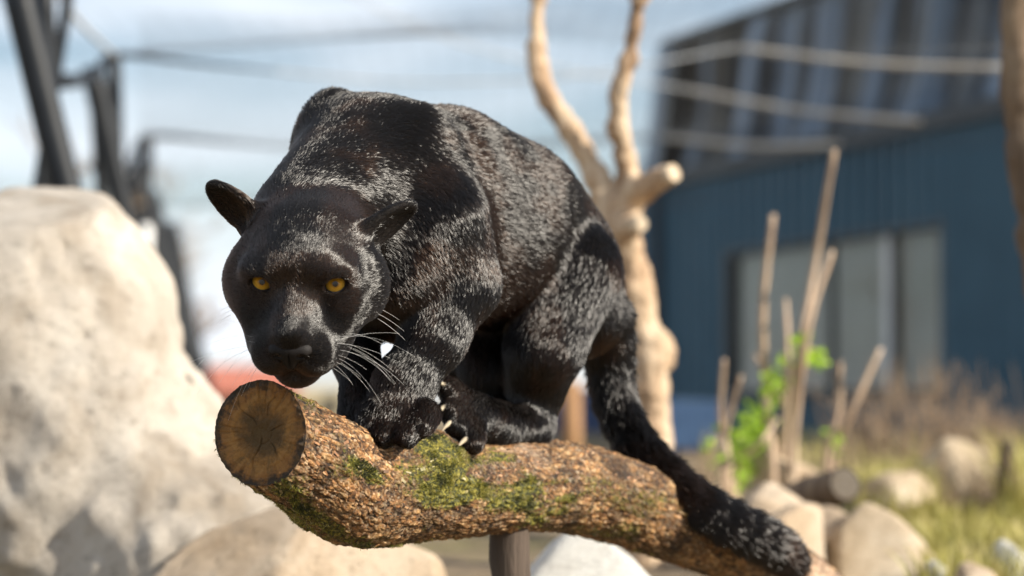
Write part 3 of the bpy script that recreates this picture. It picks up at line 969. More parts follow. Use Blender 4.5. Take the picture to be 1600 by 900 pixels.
# the roof net itself: thin strands sagging between the cables
m_strand = simple('net_strand', [(0.3, (0.05, 0.055, 0.06)), (0.7, (0.09, 0.095, 0.10))], 4, 0.7)
nb = MB()
def net_z(x, y):
    return ZC + 1.72 - 0.16 * abs(math.sin((y - 11.6) / 4.4 * math.pi)) - 0.05 * math.sin(x * 1.7 + y)
for q in range(96):
    y = 9.4 + q * 0.11
    xa, xb = -0.155 * y, min(0.21 * y, 1.02 + (20 - y) * 0.356)
    nb.tube(np.array([(x, y, net_z(x, y)) for x in np.linspace(xa, xb, 22)]), 0.0012, 3)
for q in range(52):
    x = -2.6 + q * 0.11
    nb.tube(np.array([(x, y, net_z(x, y)) for y in np.linspace(9.4, 19.8, 44)]), 0.0009, 3)
nroot = empty('roof_net', (0, 14, ZC + 1.7))
tag(nroot, 'thin sagging net strung overhead between the steel frames and the building', 'net')
tag(nb.build('strands', m_strand, nroot, False), kind='stuff')

# ------------------------------------------------------------------ far things: house, blue container, post, bare trees
def wall_mat(name, c0, c1): return simple(name, [(0.3, c0), (0.7, c1)], 1.2, 0.8)
m_red = wall_mat('red_tile', (0.36, 0.10, 0.06), (0.46, 0.16, 0.10))
m_yel = wall_mat('cream_plaster', (0.50, 0.42, 0.26), (0.58, 0.50, 0.33))
def flat_box(px0, px1, y0, y1, d, depth, zbase=None):
    A, B = W(px0, y1, d), W(px1, y0, d)
    z0 = A[2] if zbase is None else zbase
    return ((A[0] + B[0]) / 2, d + depth / 2, (z0 + B[2]) / 2), ((B[0] - A[0]) / 2, depth / 2, (B[2] - z0) / 2)
def AXB(px0, px1, y0, y1, d, depth, zbase=None):
    c, h = flat_box(px0, px1, y0, y1, d, depth, zbase)
    return MB().box(c, np.eye(3), h)
HSE = empty('house', W(430, 640, 34))
tag(HSE, 'far low house with cream wall and red tiled roof seen below the chin', 'house')
gz = float(ground_z(0, 34))
AXB(300, 560, 606, 660, 34.3, 4, gz - 0.1).build('wall', m_yel, HSE)
rf = MB()
q = [W(285, 612, 34.0), W(470, 612, 34.0), W(460, 572, 36.0), W(300, 572, 36.0)]
rf.add(np.array(q + [p - np.array((0, 0, 0.06)) for p in q]), [(0, 1, 2, 3), (7, 6, 5, 4), (0, 4, 5, 1), (1, 5, 6, 2), (2, 6, 7, 3), (3, 7, 4, 0)])
rf.build('roof', m_red, HSE)
AXB(350, 372, 622, 645, 34.2, 0.08).build('window', m_darkmetal, HSE)
AXB(512, 530, 618, 646, 34.2, 0.08).build('window', m_darkmetal, HSE)
m_cont = simple('container_blue', [(0.3, (0.06, 0.10, 0.22)), (0.7, (0.09, 0.14, 0.28))], 1.5, 0.5)
CT = empty('container', W(900, 680, 22))
tag(CT, 'blue storage container glimpsed between hind leg and tail', 'container')
AXB(820, 985, 606, 690, 22, 2, gz - 0.1).build('body', m_cont, CT)
for q in range(12):
    AXB(826 + q * 13.4, 832 + q * 13.4, 609, 688, 21.96, 0.04, gz - 0.05).build('rib', m_cont, CT)
A = W(893, 596, 12)
tag(MB().tube(np.array([(A[0], A[1], float(ground_z(A[0], A[1])) - 0.1), A]), np.array([0.05, 0.045]), 12).build('fence_post', m_timber, None, True), 'tan timber post glimpsed between hind leg and tail', 'post')
A = W(228, 350, 12)
tag(MB().tube(np.array([(A[0], A[1], float(ground_z(A[0], A[1])) - 0.1), A - (0, 0, 0.02), A]), np.array([0.034, 0.034, 0.02]), 14).build('marker_post', m_white, None, True), 'slim white marker post behind the pale boulder', 'post')

m_twig = simple('winter_twigs', [(0.3, (0.20, 0.13, 0.075)), (0.7, (0.36, 0.26, 0.16))], 3, 0.8)
def bare_tree(label, px, ytop, d, spread, seed, n1=9):
    r_ = random.Random(seed)
    base = W(px, 600, d); base[2] = float(ground_z(base[0], base[1])) - 0.1
    topz = W(px, ytop, d)[2]
    Hh = topz - base[2]
    root = empty('winter_tree', base)
    tag(root, label, 'tree', 'bare trees behind the steel frames')
    mt, mc = MB(), MB()
    mt.tube(spline([base, base + np.array((0.03, 0, Hh * 0.4)), base + np.array((-0.02, 0, Hh * 0.75))], 10), np.linspace(0.05, 0.02, 10), 8)
    mt.build('trunk', m_twig, root, True)
    def grow_b(p, dv, L, r, lev):
        pts = [p]
        dcur = dv.copy()
        for _ in range(5):
            dcur = dcur + np.array((r_.gauss(0, 0.16), r_.gauss(0, 0.16), r_.gauss(0.05, 0.10)))
            dcur /= np.linalg.norm(dcur)
            pts.append(pts[-1] + dcur * L / 5)
        mc.tube(np.array(pts), np.linspace(r, r * 0.45, 6), 4 if lev else 5)
        if lev < 3:
            for _ in range(4 if lev < 2 else 3):
                k_ = r_.randrange(1, 6)
                nd = dcur + np.array((r_.gauss(0, 0.7), r_.gauss(0, 0.7), r_.gauss(0.1, 0.4)))
                grow_b(pts[k_], nd / np.linalg.norm(nd), L * r_.uniform(0.45, 0.7), max(0.003, r * 0.5), lev + 1)
    for q in range(n1):
        p = base + np.array((0, 0, Hh * r_.uniform(0.3, 0.72)))
        a = r_.uniform(0, 6.28)
        dv = np.array((math.cos(a) * 0.7, math.sin(a) * 0.7, r_.uniform(0.4, 1.1)))
        grow_b(p, dv / np.linalg.norm(dv), spread * r_.uniform(0.6, 1.0), 0.014, 0)
    tag(mc.build('crown', m_twig, root, False), kind='stuff')
bare_tree('bushy bare brown tree left of the biggest steel frame', 15, 215, 13, 0.42, 3)
bare_tree('bushy bare brown tree between the two biggest steel frames', 128, 190, 14.5, 0.42, 4)
bare_tree('thin bare tree behind the slimmer steel frame', 232, 165, 21, 0.6, 6, 6)
bare_tree('low bare tree beyond the thin steel frame', 290, 330, 24, 0.5, 8, 5)
# ------------------------------------------------------------------ the log
LOGP = [(407, 676, 3.56, 77), (455, 700, 3.61, 78), (520, 735, 3.69, 80), (590, 757, 3.77, 80), (650, 765, 3.84, 77), (720, 766, 3.92, 76), (810, 762, 4.03, 76), (900, 763, 4.13, 77), (1000, 792, 4.25, 75), (1100, 834, 4.37, 71), (1190, 878, 4.48, 67), (1270, 930, 4.6, 66), (1340, 1000, 4.72, 68), (1420, 1090, 4.85, 70)]
lp = np.array([(*W(a, b_, c), r * mm) for a, b_, c, r in LOGP]) if 'mm' in globals() else np.array([(*W(a, b_, c), r * 0.001) for a, b_, c, r in LOGP])
NS, NA = 1300, 380
LS = spline(lp, NS)
seg = np.linalg.norm(np.diff(LS[:, :3], axis=0), axis=1)
arc = np.concatenate(([0], np.cumsum(seg)))
uu = np.interp(np.linspace(0, arc[-1] ** 0.85, NS) ** (1 / 0.85), arc, np.arange(NS))
LS = np.stack([np.interp(uu, np.arange(NS), LS[:, c]) for c in range(4)], 1)
arc = np.concatenate(([0], np.cumsum(np.linalg.norm(np.diff(LS[:, :3], axis=0), axis=1))))
T, N_, B_ = frames(LS[:, :3])
ang = np.arange(NA) / NA * 2 * math.pi
rad_dir = np.cos(ang)[None, :, None] * N_[:, None, :] + np.sin(ang)[None, :, None] * B_[:, None, :]
base = LS[:, None, :3] + LS[:, None, 3:4] * rad_dir
pf = base.reshape(-1, 3)
Tf = np.repeat(T, NA, axis=0)
# stretch the bark cells along the trunk
along = np.repeat(arc, NA)
q = pf + rad_dir.reshape(-1, 3) * 0.0
qs = np.stack((along * 0.36, LS[:, 3].repeat(NA) * np.cos(np.tile(ang, NS)), LS[:, 3].repeat(NA) * np.sin(np.tile(ang, NS))), 1)
warp = np.stack([fbm(qs, 25, 2, s) for s in (1, 2, 3)], 1) * 0.010
d1, d2, idn = worley(qs + warp, 95, 5)
crack = np.clip((d2 - d1) / 0.22, 0, 1)
e1, e2, idn2 = worley(qs + warp * 0.6, 240, 9)
crack2 = np.clip((e2 - e1) / 0.3, 0, 1)
big = fbm(qs, 9, 3, 20)
fine = fbm(qs, 120, 3, 30)
down = -(rad_dir.reshape(-1, 3)[:, 2])
knuckle = np.exp(-(((along - 0.235) / 0.10) ** 2)) * np.clip(down, 0, 1) ** 1.3
near_end = np.exp(-(along / 0.02) ** 2)
disp = 0.0045 * big + 0.0016 * (crack - 0.6) + 0.0022 * (idn - 0.5) * crack + 0.0010 * (crack2 - 0.6) + 0.0012 * (idn2 - 0.5) + 0.0016 * fine + 0.022 * knuckle - 0.004 * near_end
disp += 0.030 * np.exp(-(((along - 0.37) / 0.055) ** 2)) * np.clip(-down, 0, 1) ** 1.2
disp *= 1 - 0.7 * np.exp(-(along / 0.012) ** 2)
mossn = 0.5 + 1.1 * fbm(qs, 17, 4, 41)
facing = rad_dir.reshape(-1, 3)
mid = np.exp(-(((along - 0.335) / 0.055) ** 2)) * np.clip(facing[:, 2] * 0.8 + 0.5, 0, 1)
low = np.clip(down * 0.9 + 0.38, 0, 1) * np.clip(1.25 - along * 0.85, 0.45, 1)
moss = np.clip(mossn * 1.1 + 0.75 * low - 0.78, 0, 1) * (1 - np.exp(-(along / 0.05) ** 2) * 0.6) + mid * 0.9 * np.clip(mossn + 0.25, 0, 1)
moss = np.clip(moss, 0, 1) * np.clip(1.35 - 0.9 * smooth01((along - 0.45) / 0.4), 0, 1) * np.clip(0.4 + 1.6 * (0.5 + fbm(qs, 38, 3, 44)), 0.1, 1)
disp += 0.004 * moss * (0.6 + 0.5 * vnoise(qs, 210, 50))
LV = pf + facing * disp[:, None]
i, j = np.meshgrid(np.arange(NS - 1), np.arange(NA), indexing='ij')
i, j = i.ravel(), j.ravel()
k = (j + 1) % NA
LQ = np.stack((i * NA + j, (i + 1) * NA + j, (i + 1) * NA + k, i * NA + k), 1)
# the near end is cut square to the camera: shear the first rings on to the cut plane
cutn = np.array((-0.42, -0.90, 0.10)); cutn /= np.linalg.norm(cutn)
c0 = LS[0, :3]
LVr = LV.reshape(NS, NA, 3)
for r_ in range(0, 60):
    f_ = (1 - r_ / 60.0)
    dpl = (LVr[r_] - LS[r_, :3]) @ cutn
    LVr[r_] += -(T[r_] * (dpl / (T[r_] @ cutn))[:, None]) * f_ ** 1.5
LV = LVr.reshape(-1, 3)

m_bark, nt, b = mat('log_bark')
oc = objco(nt)
am = nt.nodes.new('ShaderNodeAttribute'); am.attribute_name = 'moss'
ap = nt.nodes.new('ShaderNodeAttribute'); ap.attribute_name = 'plate'
ac = nt.nodes.new('ShaderNodeAttribute'); ac.attribute_name = 'peel'
cr = nt.nodes.new('ShaderNodeAttribute'); cr.attribute_name = 'crack'
base_c = ramp(nt, math_(nt, 'ADD', math_(nt, 'MULTIPLY', ap.outputs['Fac'], 0.45), math_(nt, 'ADD', math_(nt, 'MULTIPLY', noise(nt, 60, 6, 0.7, oc), 0.95), -0.22)),
              [(0.25, (0.018, 0.012, 0.007)), (0.42, (0.085, 0.045, 0.020)), (0.54, (0.34, 0.17, 0.062)), (0.68, (0.60, 0.38, 0.17)), (0.88, (0.74, 0.58, 0.36))])
peel = ramp(nt, noise(nt, 70, 5, 0.6, oc), [(0.3, (0.40, 0.22, 0.12)), (0.6, (0.60, 0.44, 0.31)), (0.8, (0.70, 0.60, 0.47))])
vo = nt.nodes.new('ShaderNodeTexVoronoi'); vo.inputs['Scale'].default_value = 210
vd = nt.nodes.new('ShaderNodeMix'); vd.data_type = 'VECTOR'; vd.inputs[0].default_value = 0.006
nz_ = nt.nodes.new('ShaderNodeTexNoise'); nz_.inputs['Scale'].default_value = 160; nz_.inputs['Detail'].default_value = 3
nt.links.new(oc, nz_.inputs['Vector']); nt.links.new(oc, vd.inputs[4]); nt.links.new(nz_.outputs['Color'], vd.inputs[5])
nt.links.new(vd.outputs[1], vo.inputs['Vector'])
cellv = nt.nodes.new('ShaderNodeSeparateXYZ'); nt.links.new(vo.outputs['Color'], cellv.inputs[0])
speck = ramp(nt, cellv.outputs[0], [(0.12, (0.030, 0.018, 0.010)), (0.34, (0.14, 0.060, 0.022)), (0.52, (0.42, 0.19, 0.06)), (0.70, (0.62, 0.37, 0.17)), (0.9, (0.76, 0.60, 0.42))])
base_c = mixc(nt, 0.42, base_c, speck)
tone = ramp(nt, noise(nt, 13, 5, 0.65, oc, 0.5), [(0.36, (0.22, 0.20, 0.17)), (0.50, (0.75, 0.72, 0.68)), (0.62, (1.15, 1.08, 1.0))])
mt_ = nt.nodes.new('ShaderNodeMix'); mt_.data_type = 'RGBA'; mt_.blend_type = 'MULTIPLY'; mt_.inputs[0].default_value = 1.0
nt.links.new(base_c, mt_.inputs[6]); nt.links.new(tone, mt_.inputs[7])
base_c = mt_.outputs[2]
c1 = mixc(nt, ac.outputs['Fac'], base_c, peel)
c2 = mixc(nt, math_(nt, 'MULTIPLY', math_(nt, 'SUBTRACT', 1.0, cr.outputs['Fac']), 0.95, True), c1, (0.016, 0.010, 0.007))
mossc = ramp(nt, noise(nt, 160, 5, 0.7, oc), [(0.34, (0.009, 0.011, 0.003)), (0.47, (0.045, 0.048, 0.008)), (0.57, (0.19, 0.165, 0.018)), (0.70, (0.42, 0.35, 0.09)), (0.82, (0.58, 0.50, 0.28))])
mossf = math_(nt, 'MULTIPLY', math_(nt, 'SUBTRACT', math_(nt, 'ADD', am.outputs['Fac'], math_(nt, 'MULTIPLY', cellv.outputs[1], 0.5)), 0.52, True), 2.2, True)
c3 = mixc(nt, mossf, c2, mossc)
nt.links.new(c3, b.inputs['Base Color'])
nt.links.new(ramp(nt, noise(nt, 130, 3, 0.6, oc), [(0.35, (0.30, 0.30, 0.30)), (0.65, (0.75, 0.75, 0.75))]), b.inputs['Roughness'])
b.inputs['Specular IOR Level'].default_value = 0.35
bump(nt, b, math_(nt, 'ADD', noise(nt, 420, 6, 0.7, oc), math_(nt, 'MULTIPLY', cellv.outputs[2], 0.9)), 0.9, 0.0026)

LOG = empty('log', W(700, 770, 3.9))
tag(LOG, 'thick mossy bark log with sawn end that carries the black jaguar', 'log')
bark_me = mesh_np('bark', LV, LQ)
for nm, val in (('moss', moss), ('plate', 0.65 * idn + 0.35 * idn2), ('crack', np.clip(crack * 0.6 + crack2 * 0.4 + 0.1, 0, 1)),
                ('peel', np.clip((fbm(qs, 11, 3, 60) * 1.3 + 0.25 * np.exp(-(along / 0.14) ** 2) + 0.32 * np.exp(-(((along - 0.83) / 0.3) ** 2)) - 0.22) * 2.2, 0, 1) * np.clip(1 - down * 1.2, 0, 1))):
    at_ = bark_me.attributes.new(nm, 'FLOAT', 'POINT')
    at_.data.foreach_set('value', val.astype(np.float32))
link('bark', bark_me, LOG, m_bark)

# sawn end: rings of the cut with a slightly domed, cracked, weathered face
rim = LV.reshape(NS, NA, 3)[0]
cc = rim.mean(0)
NR = 60
fr = np.linspace(1.0, 0.0, NR + 1)[:-1]
EV = cc[None, None] + (rim - cc)[None] * fr[:, None, None]
EVf = EV.reshape(-1, 3)
loc2 = EVf - cc
rr_ = np.linalg.norm(loc2, axis=1) / np.linalg.norm(rim - cc, axis=1).mean()
aa_ = np.tile(np.arange(NA) / NA * 2 * math.pi, NR)
radial = vnoise(np.stack((np.cos(aa_) * 14, np.sin(aa_) * 14, rr_ * 1.2), 1), 1.0, 71)
eh = 0.0012 * vnoise(np.stack((rr_ * 34, np.cos(aa_) * 0.6, np.sin(aa_) * 0.6), 1), 1.0, 70) + 0.0022 * np.minimum(radial, 0) * np.clip(rr_ * 1.6, 0, 1) + 0.0016 * fbm(EVf, 90, 3, 72) - 0.007 * np.exp(-((rr_ / 0.5) ** 2))
for a0, wdt, L0, L1 in ((3.3, 0.025, 0.0, 0.8), (1.25, 0.022, 0.1, 0.55), (5.5, 0.02, 0.15, 0.9), (0.3, 0.018, 0.3, 0.85), (2.3, 0.02, 0.2, 0.75)):
    da = np.abs((aa_ - a0 - 0.10 * np.sin(rr_ * 9 + a0) + math.pi) % (2 * math.pi) - math.pi) * rr_
    eh -= 0.0028 * np.clip(1 - da / wdt, 0, 1) * np.clip((rr_ - L0) * 8, 0, 1) * np.clip((L1 - rr_) * 8, 0, 1)
eh *= np.clip((1 - rr_) * 18, 0, 1)
EVf = EVf + cutn * eh[:, None]
EVf = np.vstack((EVf, cc + cutn * -0.007))
EF = []
for a in range(NR - 1):
    for q_ in range(NA):
        w_ = (q_ + 1) % NA
        EF.append((a * NA + q_, a * NA + w_, (a + 1) * NA + w_, (a + 1) * NA + q_))
for q_ in range(NA): EF.append(((NR - 1) * NA + q_, (NR - 1) * NA + (q_ + 1) % NA, NR * NA))
m_cut, nt, b = mat('sawn_wood')
ar = nt.nodes.new('ShaderNodeAttribute'); ar.attribute_name = 'ringr'
oc = objco(nt)
n1 = noise(nt, 55, 5, 0.65, oc)
ringf = math_(nt, 'ADD', ar.outputs['Fac'], math_(nt, 'MULTIPLY', math_(nt, 'SUBTRACT', n1, 0.5), 0.75))
cc_ = ramp(nt, ringf, [(0.0, (0.10, 0.055, 0.012)), (0.32, (0.095, 0.05, 0.012)), (0.48, (0.19, 0.09, 0.020)), (0.64, (0.34, 0.165, 0.038)), (0.84, (0.27, 0.12, 0.028)), (0.93, (0.10, 0.05, 0.018)), (0.985, (0.035, 0.022, 0.012))])
grain = nt.nodes.new('ShaderNodeAttribute'); grain.attribute_name = 'radial'
cc2 = mixc(nt, math_(nt, 'MULTIPLY', grain.outputs['Fac'], 0.30), cc_, (0.03, 0.02, 0.01))
cc3 = mixc(nt, math_(nt, 'MULTIPLY', math_(nt, 'SUBTRACT', noise(nt, 30, 6, 0.75, oc), 0.50, True), 5.0, True), cc2, (0.085, 0.050, 0.014))
nt.links.new(cc3, b.inputs['Base Color'])
b.inputs['Roughness'].default_value = 0.75
bump(nt, b, noise(nt, 380, 6, 0.75, oc), 1.0, 0.0030)
me = bpy.data.meshes.new('sawn_end')
me.from_pydata([tuple(v) for v in EVf], [], EF)
me.polygons.foreach_set('use_smooth', np.full(len(me.polygons), True))
a_ = me.attributes.new('ringr', 'FLOAT', 'POINT'); a_.data.foreach_set('value', np.append(rr_, 0).astype(np.float32))
rdn = np.clip(vnoise(np.stack((np.cos(aa_) * 22, np.sin(aa_) * 22, rr_ * 2.5), 1), 1.0, 75) * 1.4, 0, 1) * np.clip(rr_ * 2 - 0.5, 0, 1)
a_ = me.attributes.new('radial', 'FLOAT', 'POINT'); a_.data.foreach_set('value', np.append(rdn, 0).astype(np.float32))
link('sawn_end', me, LOG, m_cut)

# curled bark flakes and lichen scales standing off the surface
LN = facing
nfl = 1500
w_ = np.exp(-along / 1.1)
pick = RNG.choice(len(LV), nfl, p=w_ / w_.sum())
FV, FF, FT, n0 = [], [], [], 0
for pi in pick:
    if along[pi] < 0.012: continue
    nrm, tg = LN[pi], Tf[pi]
    bt = np.cross(nrm, tg)
    a = RNG.uniform(-0.7, 0.7)
    u_, v_ = tg * math.cos(a) + bt * math.sin(a), -tg * math.sin(a) + bt * math.cos(a)
    sz = RNG.random() ** 2.2
    Lh, Wh = 0.0013 + 0.0048 * sz, (0.0009 + 0.0024 * sz) * RNG.uniform(0.6, 1.1)
    lf = RNG.uniform(0.0002, 0.0018)
    c = LV[pi]
    row = []
    for s_, h_ in ((-1, -0.0008), (0.0, lf * 0.35), (1, lf)):
        for t_ in (-1, 1):
            row.append(c + u_ * Lh * s_ * RNG.uniform(0.8, 1.1) + v_ * Wh * t_ * RNG.uniform(0.5, 1.0) + nrm * (h_ + 0.0003))
    FV += row
    FF += [(n0, n0 + 2, n0 + 3, n0 + 1), (n0 + 2, n0 + 4, n0 + 5, n0 + 3)]
    g = moss[pi]
    FT += [0.5 * g + 0.5 * RNG.random() * (0.5 + 0.5 * g)] * 6
    n0 += 6
m_flake, nt, b = mat('bark_flakes')
at = nt.nodes.new('ShaderNodeAttribute'); at.attribute_name = 'tint'
nt.links.new(ramp(nt, math_(nt, 'ADD', math_(nt, 'MULTIPLY', at.outputs['Fac'], 0.8), math_(nt, 'MULTIPLY', noise(nt, 200, 3, 0.5, objco(nt)), 0.2)), [(0.05, (0.62, 0.42, 0.24)), (0.16, (0.42, 0.20, 0.08)), (0.28, (0.22, 0.10, 0.04)), (0.40, (0.07, 0.04, 0.02)), (0.55, (0.36, 0.30, 0.14)), (0.72, (0.13, 0.12, 0.03)), (0.95, (0.05, 0.055, 0.012))]), b.inputs['Base Color'])
b.inputs['Roughness'].default_value = 0.6
me = bpy.data.meshes.new('bark_flakes')
me.from_pydata([tuple(v) for v in FV], [], FF)
a_ = me.attributes.new('tint', 'FLOAT', 'POINT'); a_.data.foreach_set('value', np.array(FT, dtype=np.float32))
tag(link('bark_flakes', me, LOG, m_flake), kind='stuff')

# moss: short strands standing on the green patches
sel = np.flatnonzero((moss > 0.3) & (along < 1.5))
wm = moss[sel] ** 2 * np.clip(0.15 + 1.6 * fbm(qs[sel], 55, 3, 140), 0.02, 1.5)
sel = RNG.choice(sel, 15000, p=wm / wm.sum())
mr = LV[sel] + Tf[sel] * RNG.normal(0, 0.0012, len(sel))[:, None]
md = facing[sel] * 0.8 + RNG.normal(0, 0.5, (len(sel), 3)) + np.array((0, 0, 0.25))
md /= np.linalg.norm(md, axis=1)[:, None]
mlen = RNG.uniform(0.0012, 0.0040, len(sel))
MP = np.stack((mr - facing[sel] * 0.001, mr + md * mlen[:, None] * 0.55, mr + md * mlen[:, None] + RNG.normal(0, 0.0006, mr.shape)), 1)
hc = bpy.data.hair_curves.new('moss_tufts')
hc.add_curves([3] * len(sel))
hc.attributes['position'].data.foreach_set('vector', MP.astype(np.float32).ravel())
ra = hc.attributes.get('radius') or hc.attributes.new('radius', 'FLOAT', 'POINT')
ra.data.foreach_set('value', np.tile(np.array([0.00040, 0.00034, 0.00014], np.float32), len(sel)))
tn = hc.attributes.new('tint', 'FLOAT', 'CURVE')
tn.data.foreach_set('value', np.clip(0.5 + 0.8 * fbm(mr, 40, 3, 88) + RNG.normal(0, 0.15, len(sel)), 0, 1).astype(np.float32))
m_moss, nt, b = mat('moss_strands')
at = nt.nodes.new('ShaderNodeAttribute'); at.attribute_name = 'tint'
nt.links.new(ramp(nt, at.outputs['Fac'], [(0.1, (0.02, 0.024, 0.005)), (0.45, (0.11, 0.115, 0.014)), (0.75, (0.30, 0.27, 0.03)), (0.95, (0.42, 0.37, 0.14))]), b.inputs['Base Color'])
b.inputs['Roughness'].default_value = 0.6
hc.materials.append(m_moss)
tag(link('moss_tufts', hc, LOG), kind='stuff')
# ------------------------------------------------------------------ the jaguar: one continuous surface grown from a signed distance field
FWD = np.array((-0.64, -0.768, 0.0)); FWD /= np.linalg.norm(FWD)
LEF = np.array((-FWD[1], FWD[0], 0.0))          # the animal's left: right and towards the camera
UP = np.array((0, 0, 1.0))
RB = np.stack((FWD, LEF, UP), 1)
P = []
def E(c, r, Rm=RB, k=30, flow=None, hl=14, dens=1.0, sub=False, lift=0.47):
    p = Prim('ell', W(*c) if len(c) == 3 and c[2] > 2 and c[0] > 20 else c, ra=np.array(r) * mm, Rm=Rm, k=k * mm, flow=-FWD - 0.35 * UP if flow is None else flow, hl=hl * mm, dens=dens, sub=sub, lift=lift)
    P.append(p)
    return p
def chain(pts, k=25, hl=13, dens=1.0, flowmix=None):
    for (a, b) in zip(pts[:-1], pts[1:]):
        A, B = W(*a[:3]), W(*b[:3])
        fl = (B - A) / np.linalg.norm(B - A)
        if flowmix is not None: fl = fl + np.asarray(flowmix)
        P.append(Prim('cap', A, B, a[3] * mm, b[3] * mm, k=k * mm, flow=fl, hl=hl * mm, dens=dens))

def tilt(Rm, deg):      # pitch the body frame nose-down by deg
    c, s = math.cos(R(deg)), math.sin(R(deg))
    f = Rm[:, 0] * c - Rm[:, 2] * s
    u = Rm[:, 2] * c + Rm[:, 0] * s
    return np.stack((f, Rm[:, 1], u), 1)

# trunk
E((690, 350, 4.0), (215, 132, 165), k=10)
E((790, 368, 4.12), (190, 122, 152), k=60)
E((866, 430, 4.25), (136, 106, 132), k=60, flow=-FWD - 0.7 * UP)
E((908, 490, 4.22), (82, 70, 74), k=40, flow=(0.25, 0.1, -1))
E((605, 335, 3.88), (140, 122, 162), k=60)
E((640, 430, 3.88), (110, 95, 110), k=50, flow=-FWD - 0.8 * UP)
E((522, 222, 3.92), (66, 44, 84), k=45, flow=-FWD * 0.8 - 0.3 * UP)
E((662, 262, 3.83), (66, 36, 96), k=30, flow=-FWD * 0.8 - 0.5 * UP)
for a_, b_ in (((600, 256, 3.9, 88), (700, 268, 4.0, 92)), ((700, 268, 4.0, 92), (800, 316, 4.12, 92))):
    chain([a_, b_], k=50, hl=14)
    P[-1].flow = (-FWD - 0.2 * UP) / np.linalg.norm(-FWD - 0.2 * UP)
E((648, 405, 3.80), (84, 58, 92), k=45, flow=-FWD * 0.9 - 0.9 * UP)
# neck
chain([(575, 275, 3.87, 122), (485, 352, 3.68, 92)], k=50, hl=12, flowmix=FWD * -1.6 - UP * 0.2)
P[-1].flow = (-FWD * 0.9 - UP * 0.25) / np.linalg.norm(-FWD * 0.9 - UP * 0.25)
# near foreleg
chain([(690, 345, 3.82, 73), (722, 438, 3.835, 57)], k=48, hl=12)
chain([(720, 450, 3.83, 54), (679, 528, 3.795, 46), (631, 602, 3.765, 43), (617, 642, 3.75, 43)], k=28, hl=11)
E((614, 648, 3.745), (52, 43, 30), k=22, hl=9, flow=FWD * 0.5 - UP)
TOES_F = [(575, 665, 3.71), (599, 680, 3.69), (635, 681, 3.682), (661, 663, 3.69)]
for t in TOES_F:
    chain([(*(np.array(t) + (6, -16, 0.03)), 23), (*t, 20)], k=9, hl=8, flowmix=(0, 0, -0.2))
# far foreleg
chain([(560, 370, 3.95, 72), (548, 480, 3.92, 46), (556, 560, 3.86, 33), (568, 625, 3.81, 32), (570, 648, 3.80, 36)], k=25, hl=10)
for t in [(548, 662, 3.785), (562, 672, 3.775), (585, 672, 3.77)]:
    chain([(*(np.array(t) + (4, -14, 0.02)), 24), (*t, 21)], k=9, hl=8)
# near hind leg
chain([(890, 425, 4.14, 89), (850, 545, 4.055, 63)], k=24, hl=14)
chain([(850, 548, 4.07, 60), (838, 603, 4.085, 44), (832, 650, 4.08, 36)], k=30, hl=12)
chain([(834, 668, 4.07, 34), (778, 662, 3.985, 33), (735, 649, 3.93, 41)], k=22, hl=10, flowmix=(0, 0, -1.6))
HT = [(703, 608, 3.885), (704, 640, 3.87), (714, 664, 3.865), (738, 690, 3.865)]
for t in HT:
    base = np.array((735, 645, 3.93)) * 0.45 + np.array(t) * 0.55
    chain([(*base, 25), (*t, 21)], k=5, hl=7, flowmix=(0, 0, -1.0))
# far hind leg
chain([(745, 440, 4.36, 78), (722, 560, 4.2, 55), (790, 625, 4.2, 36), (800, 655, 4.15, 32), (760, 660, 4.07, 36), (735, 662, 4.02, 34)], k=25, hl=11)
E((765, 560, 4.14), (62, 46, 72), k=30, flow=(0.2, 0, -1))
# tail
TAIL = [(942, 495, 4.30, 50), (952, 560, 4.33, 38), (960, 620, 4.33, 33), (988, 685, 4.31, 32), (1038, 743, 4.27, 32), (1100, 793, 4.255, 33), (1165, 830, 4.28, 34), (1213, 856, 4.32, 33), (1236, 880, 4.36, 27)]
chain([tuple(q) for q in spline(TAIL, 17)], k=12, hl=23)
for p_ in P[-16:]: p_.lift = 0.5

# head, in its own frame: x to the viewer's right, f along the nose, u up; millimetres from the point between the eyes
YAW, PIT = R(5), R(36)
HO = W(467, 441, 3.53)
h_f0 = np.array((-math.sin(YAW), -math.cos(YAW), 0))
HX = np.array((math.cos(YAW), -math.sin(YAW), 0)) + np.array((0, 0, -0.03))
HX /= np.linalg.norm(HX)
HF = h_f0 * math.cos(PIT) - UP * math.sin(PIT)
HF -= HX * HF.dot(HX); HF /= np.linalg.norm(HF)
HU = np.cross(HX, HF)
if HU[2] < 0: HU = -HU
RH = np.stack((HX, HF, HU), 1)
def H(x, f, u): return HO + (HX * x + HF * f + HU * u) * mm
def hdir(x, f, u): return HX * x + HF * f + HU * u
def HE(x, f, u, r, k=18, flow=(0, -1, 0.2), hl=6.5, dens=2.4, Rm=RH, sub=False, both=True):
    for s in ((-1, 1) if (both and x != 0) else (1,)):
        P.append(Prim('ell', H(s * x, f, u), ra=np.array(r) * mm, Rm=Rm, k=k * mm, flow=hdir(flow[0] * s, flow[1], flow[2]), hl=hl * mm, dens=dens, sub=sub, lift=0.28))
def HC(a, b, ra, rb, k=14, flow=(0, -1, 0.4), hl=5, dens=2.6, sub=False):
    P.append(Prim('cap', H(*a), H(*b), ra * mm, rb * mm, k=k * mm, flow=hdir(*flow), hl=hl * mm, dens=dens, sub=sub))
HE(0, -85, 8, (92, 95, 78), k=35, flow=(0, -1, 0.0), hl=9, dens=1.6)
P[-1].lift = 0.08
HE(0, -22, 22, (66, 52, 42), k=25, flow=(0, -1, 0.12), hl=7)
P[-1].lift = 0.06
HE(74, -52, -34, (50, 58, 62), k=32, flow=(0.5, -0.7, -0.55), hl=10, dens=1.8)
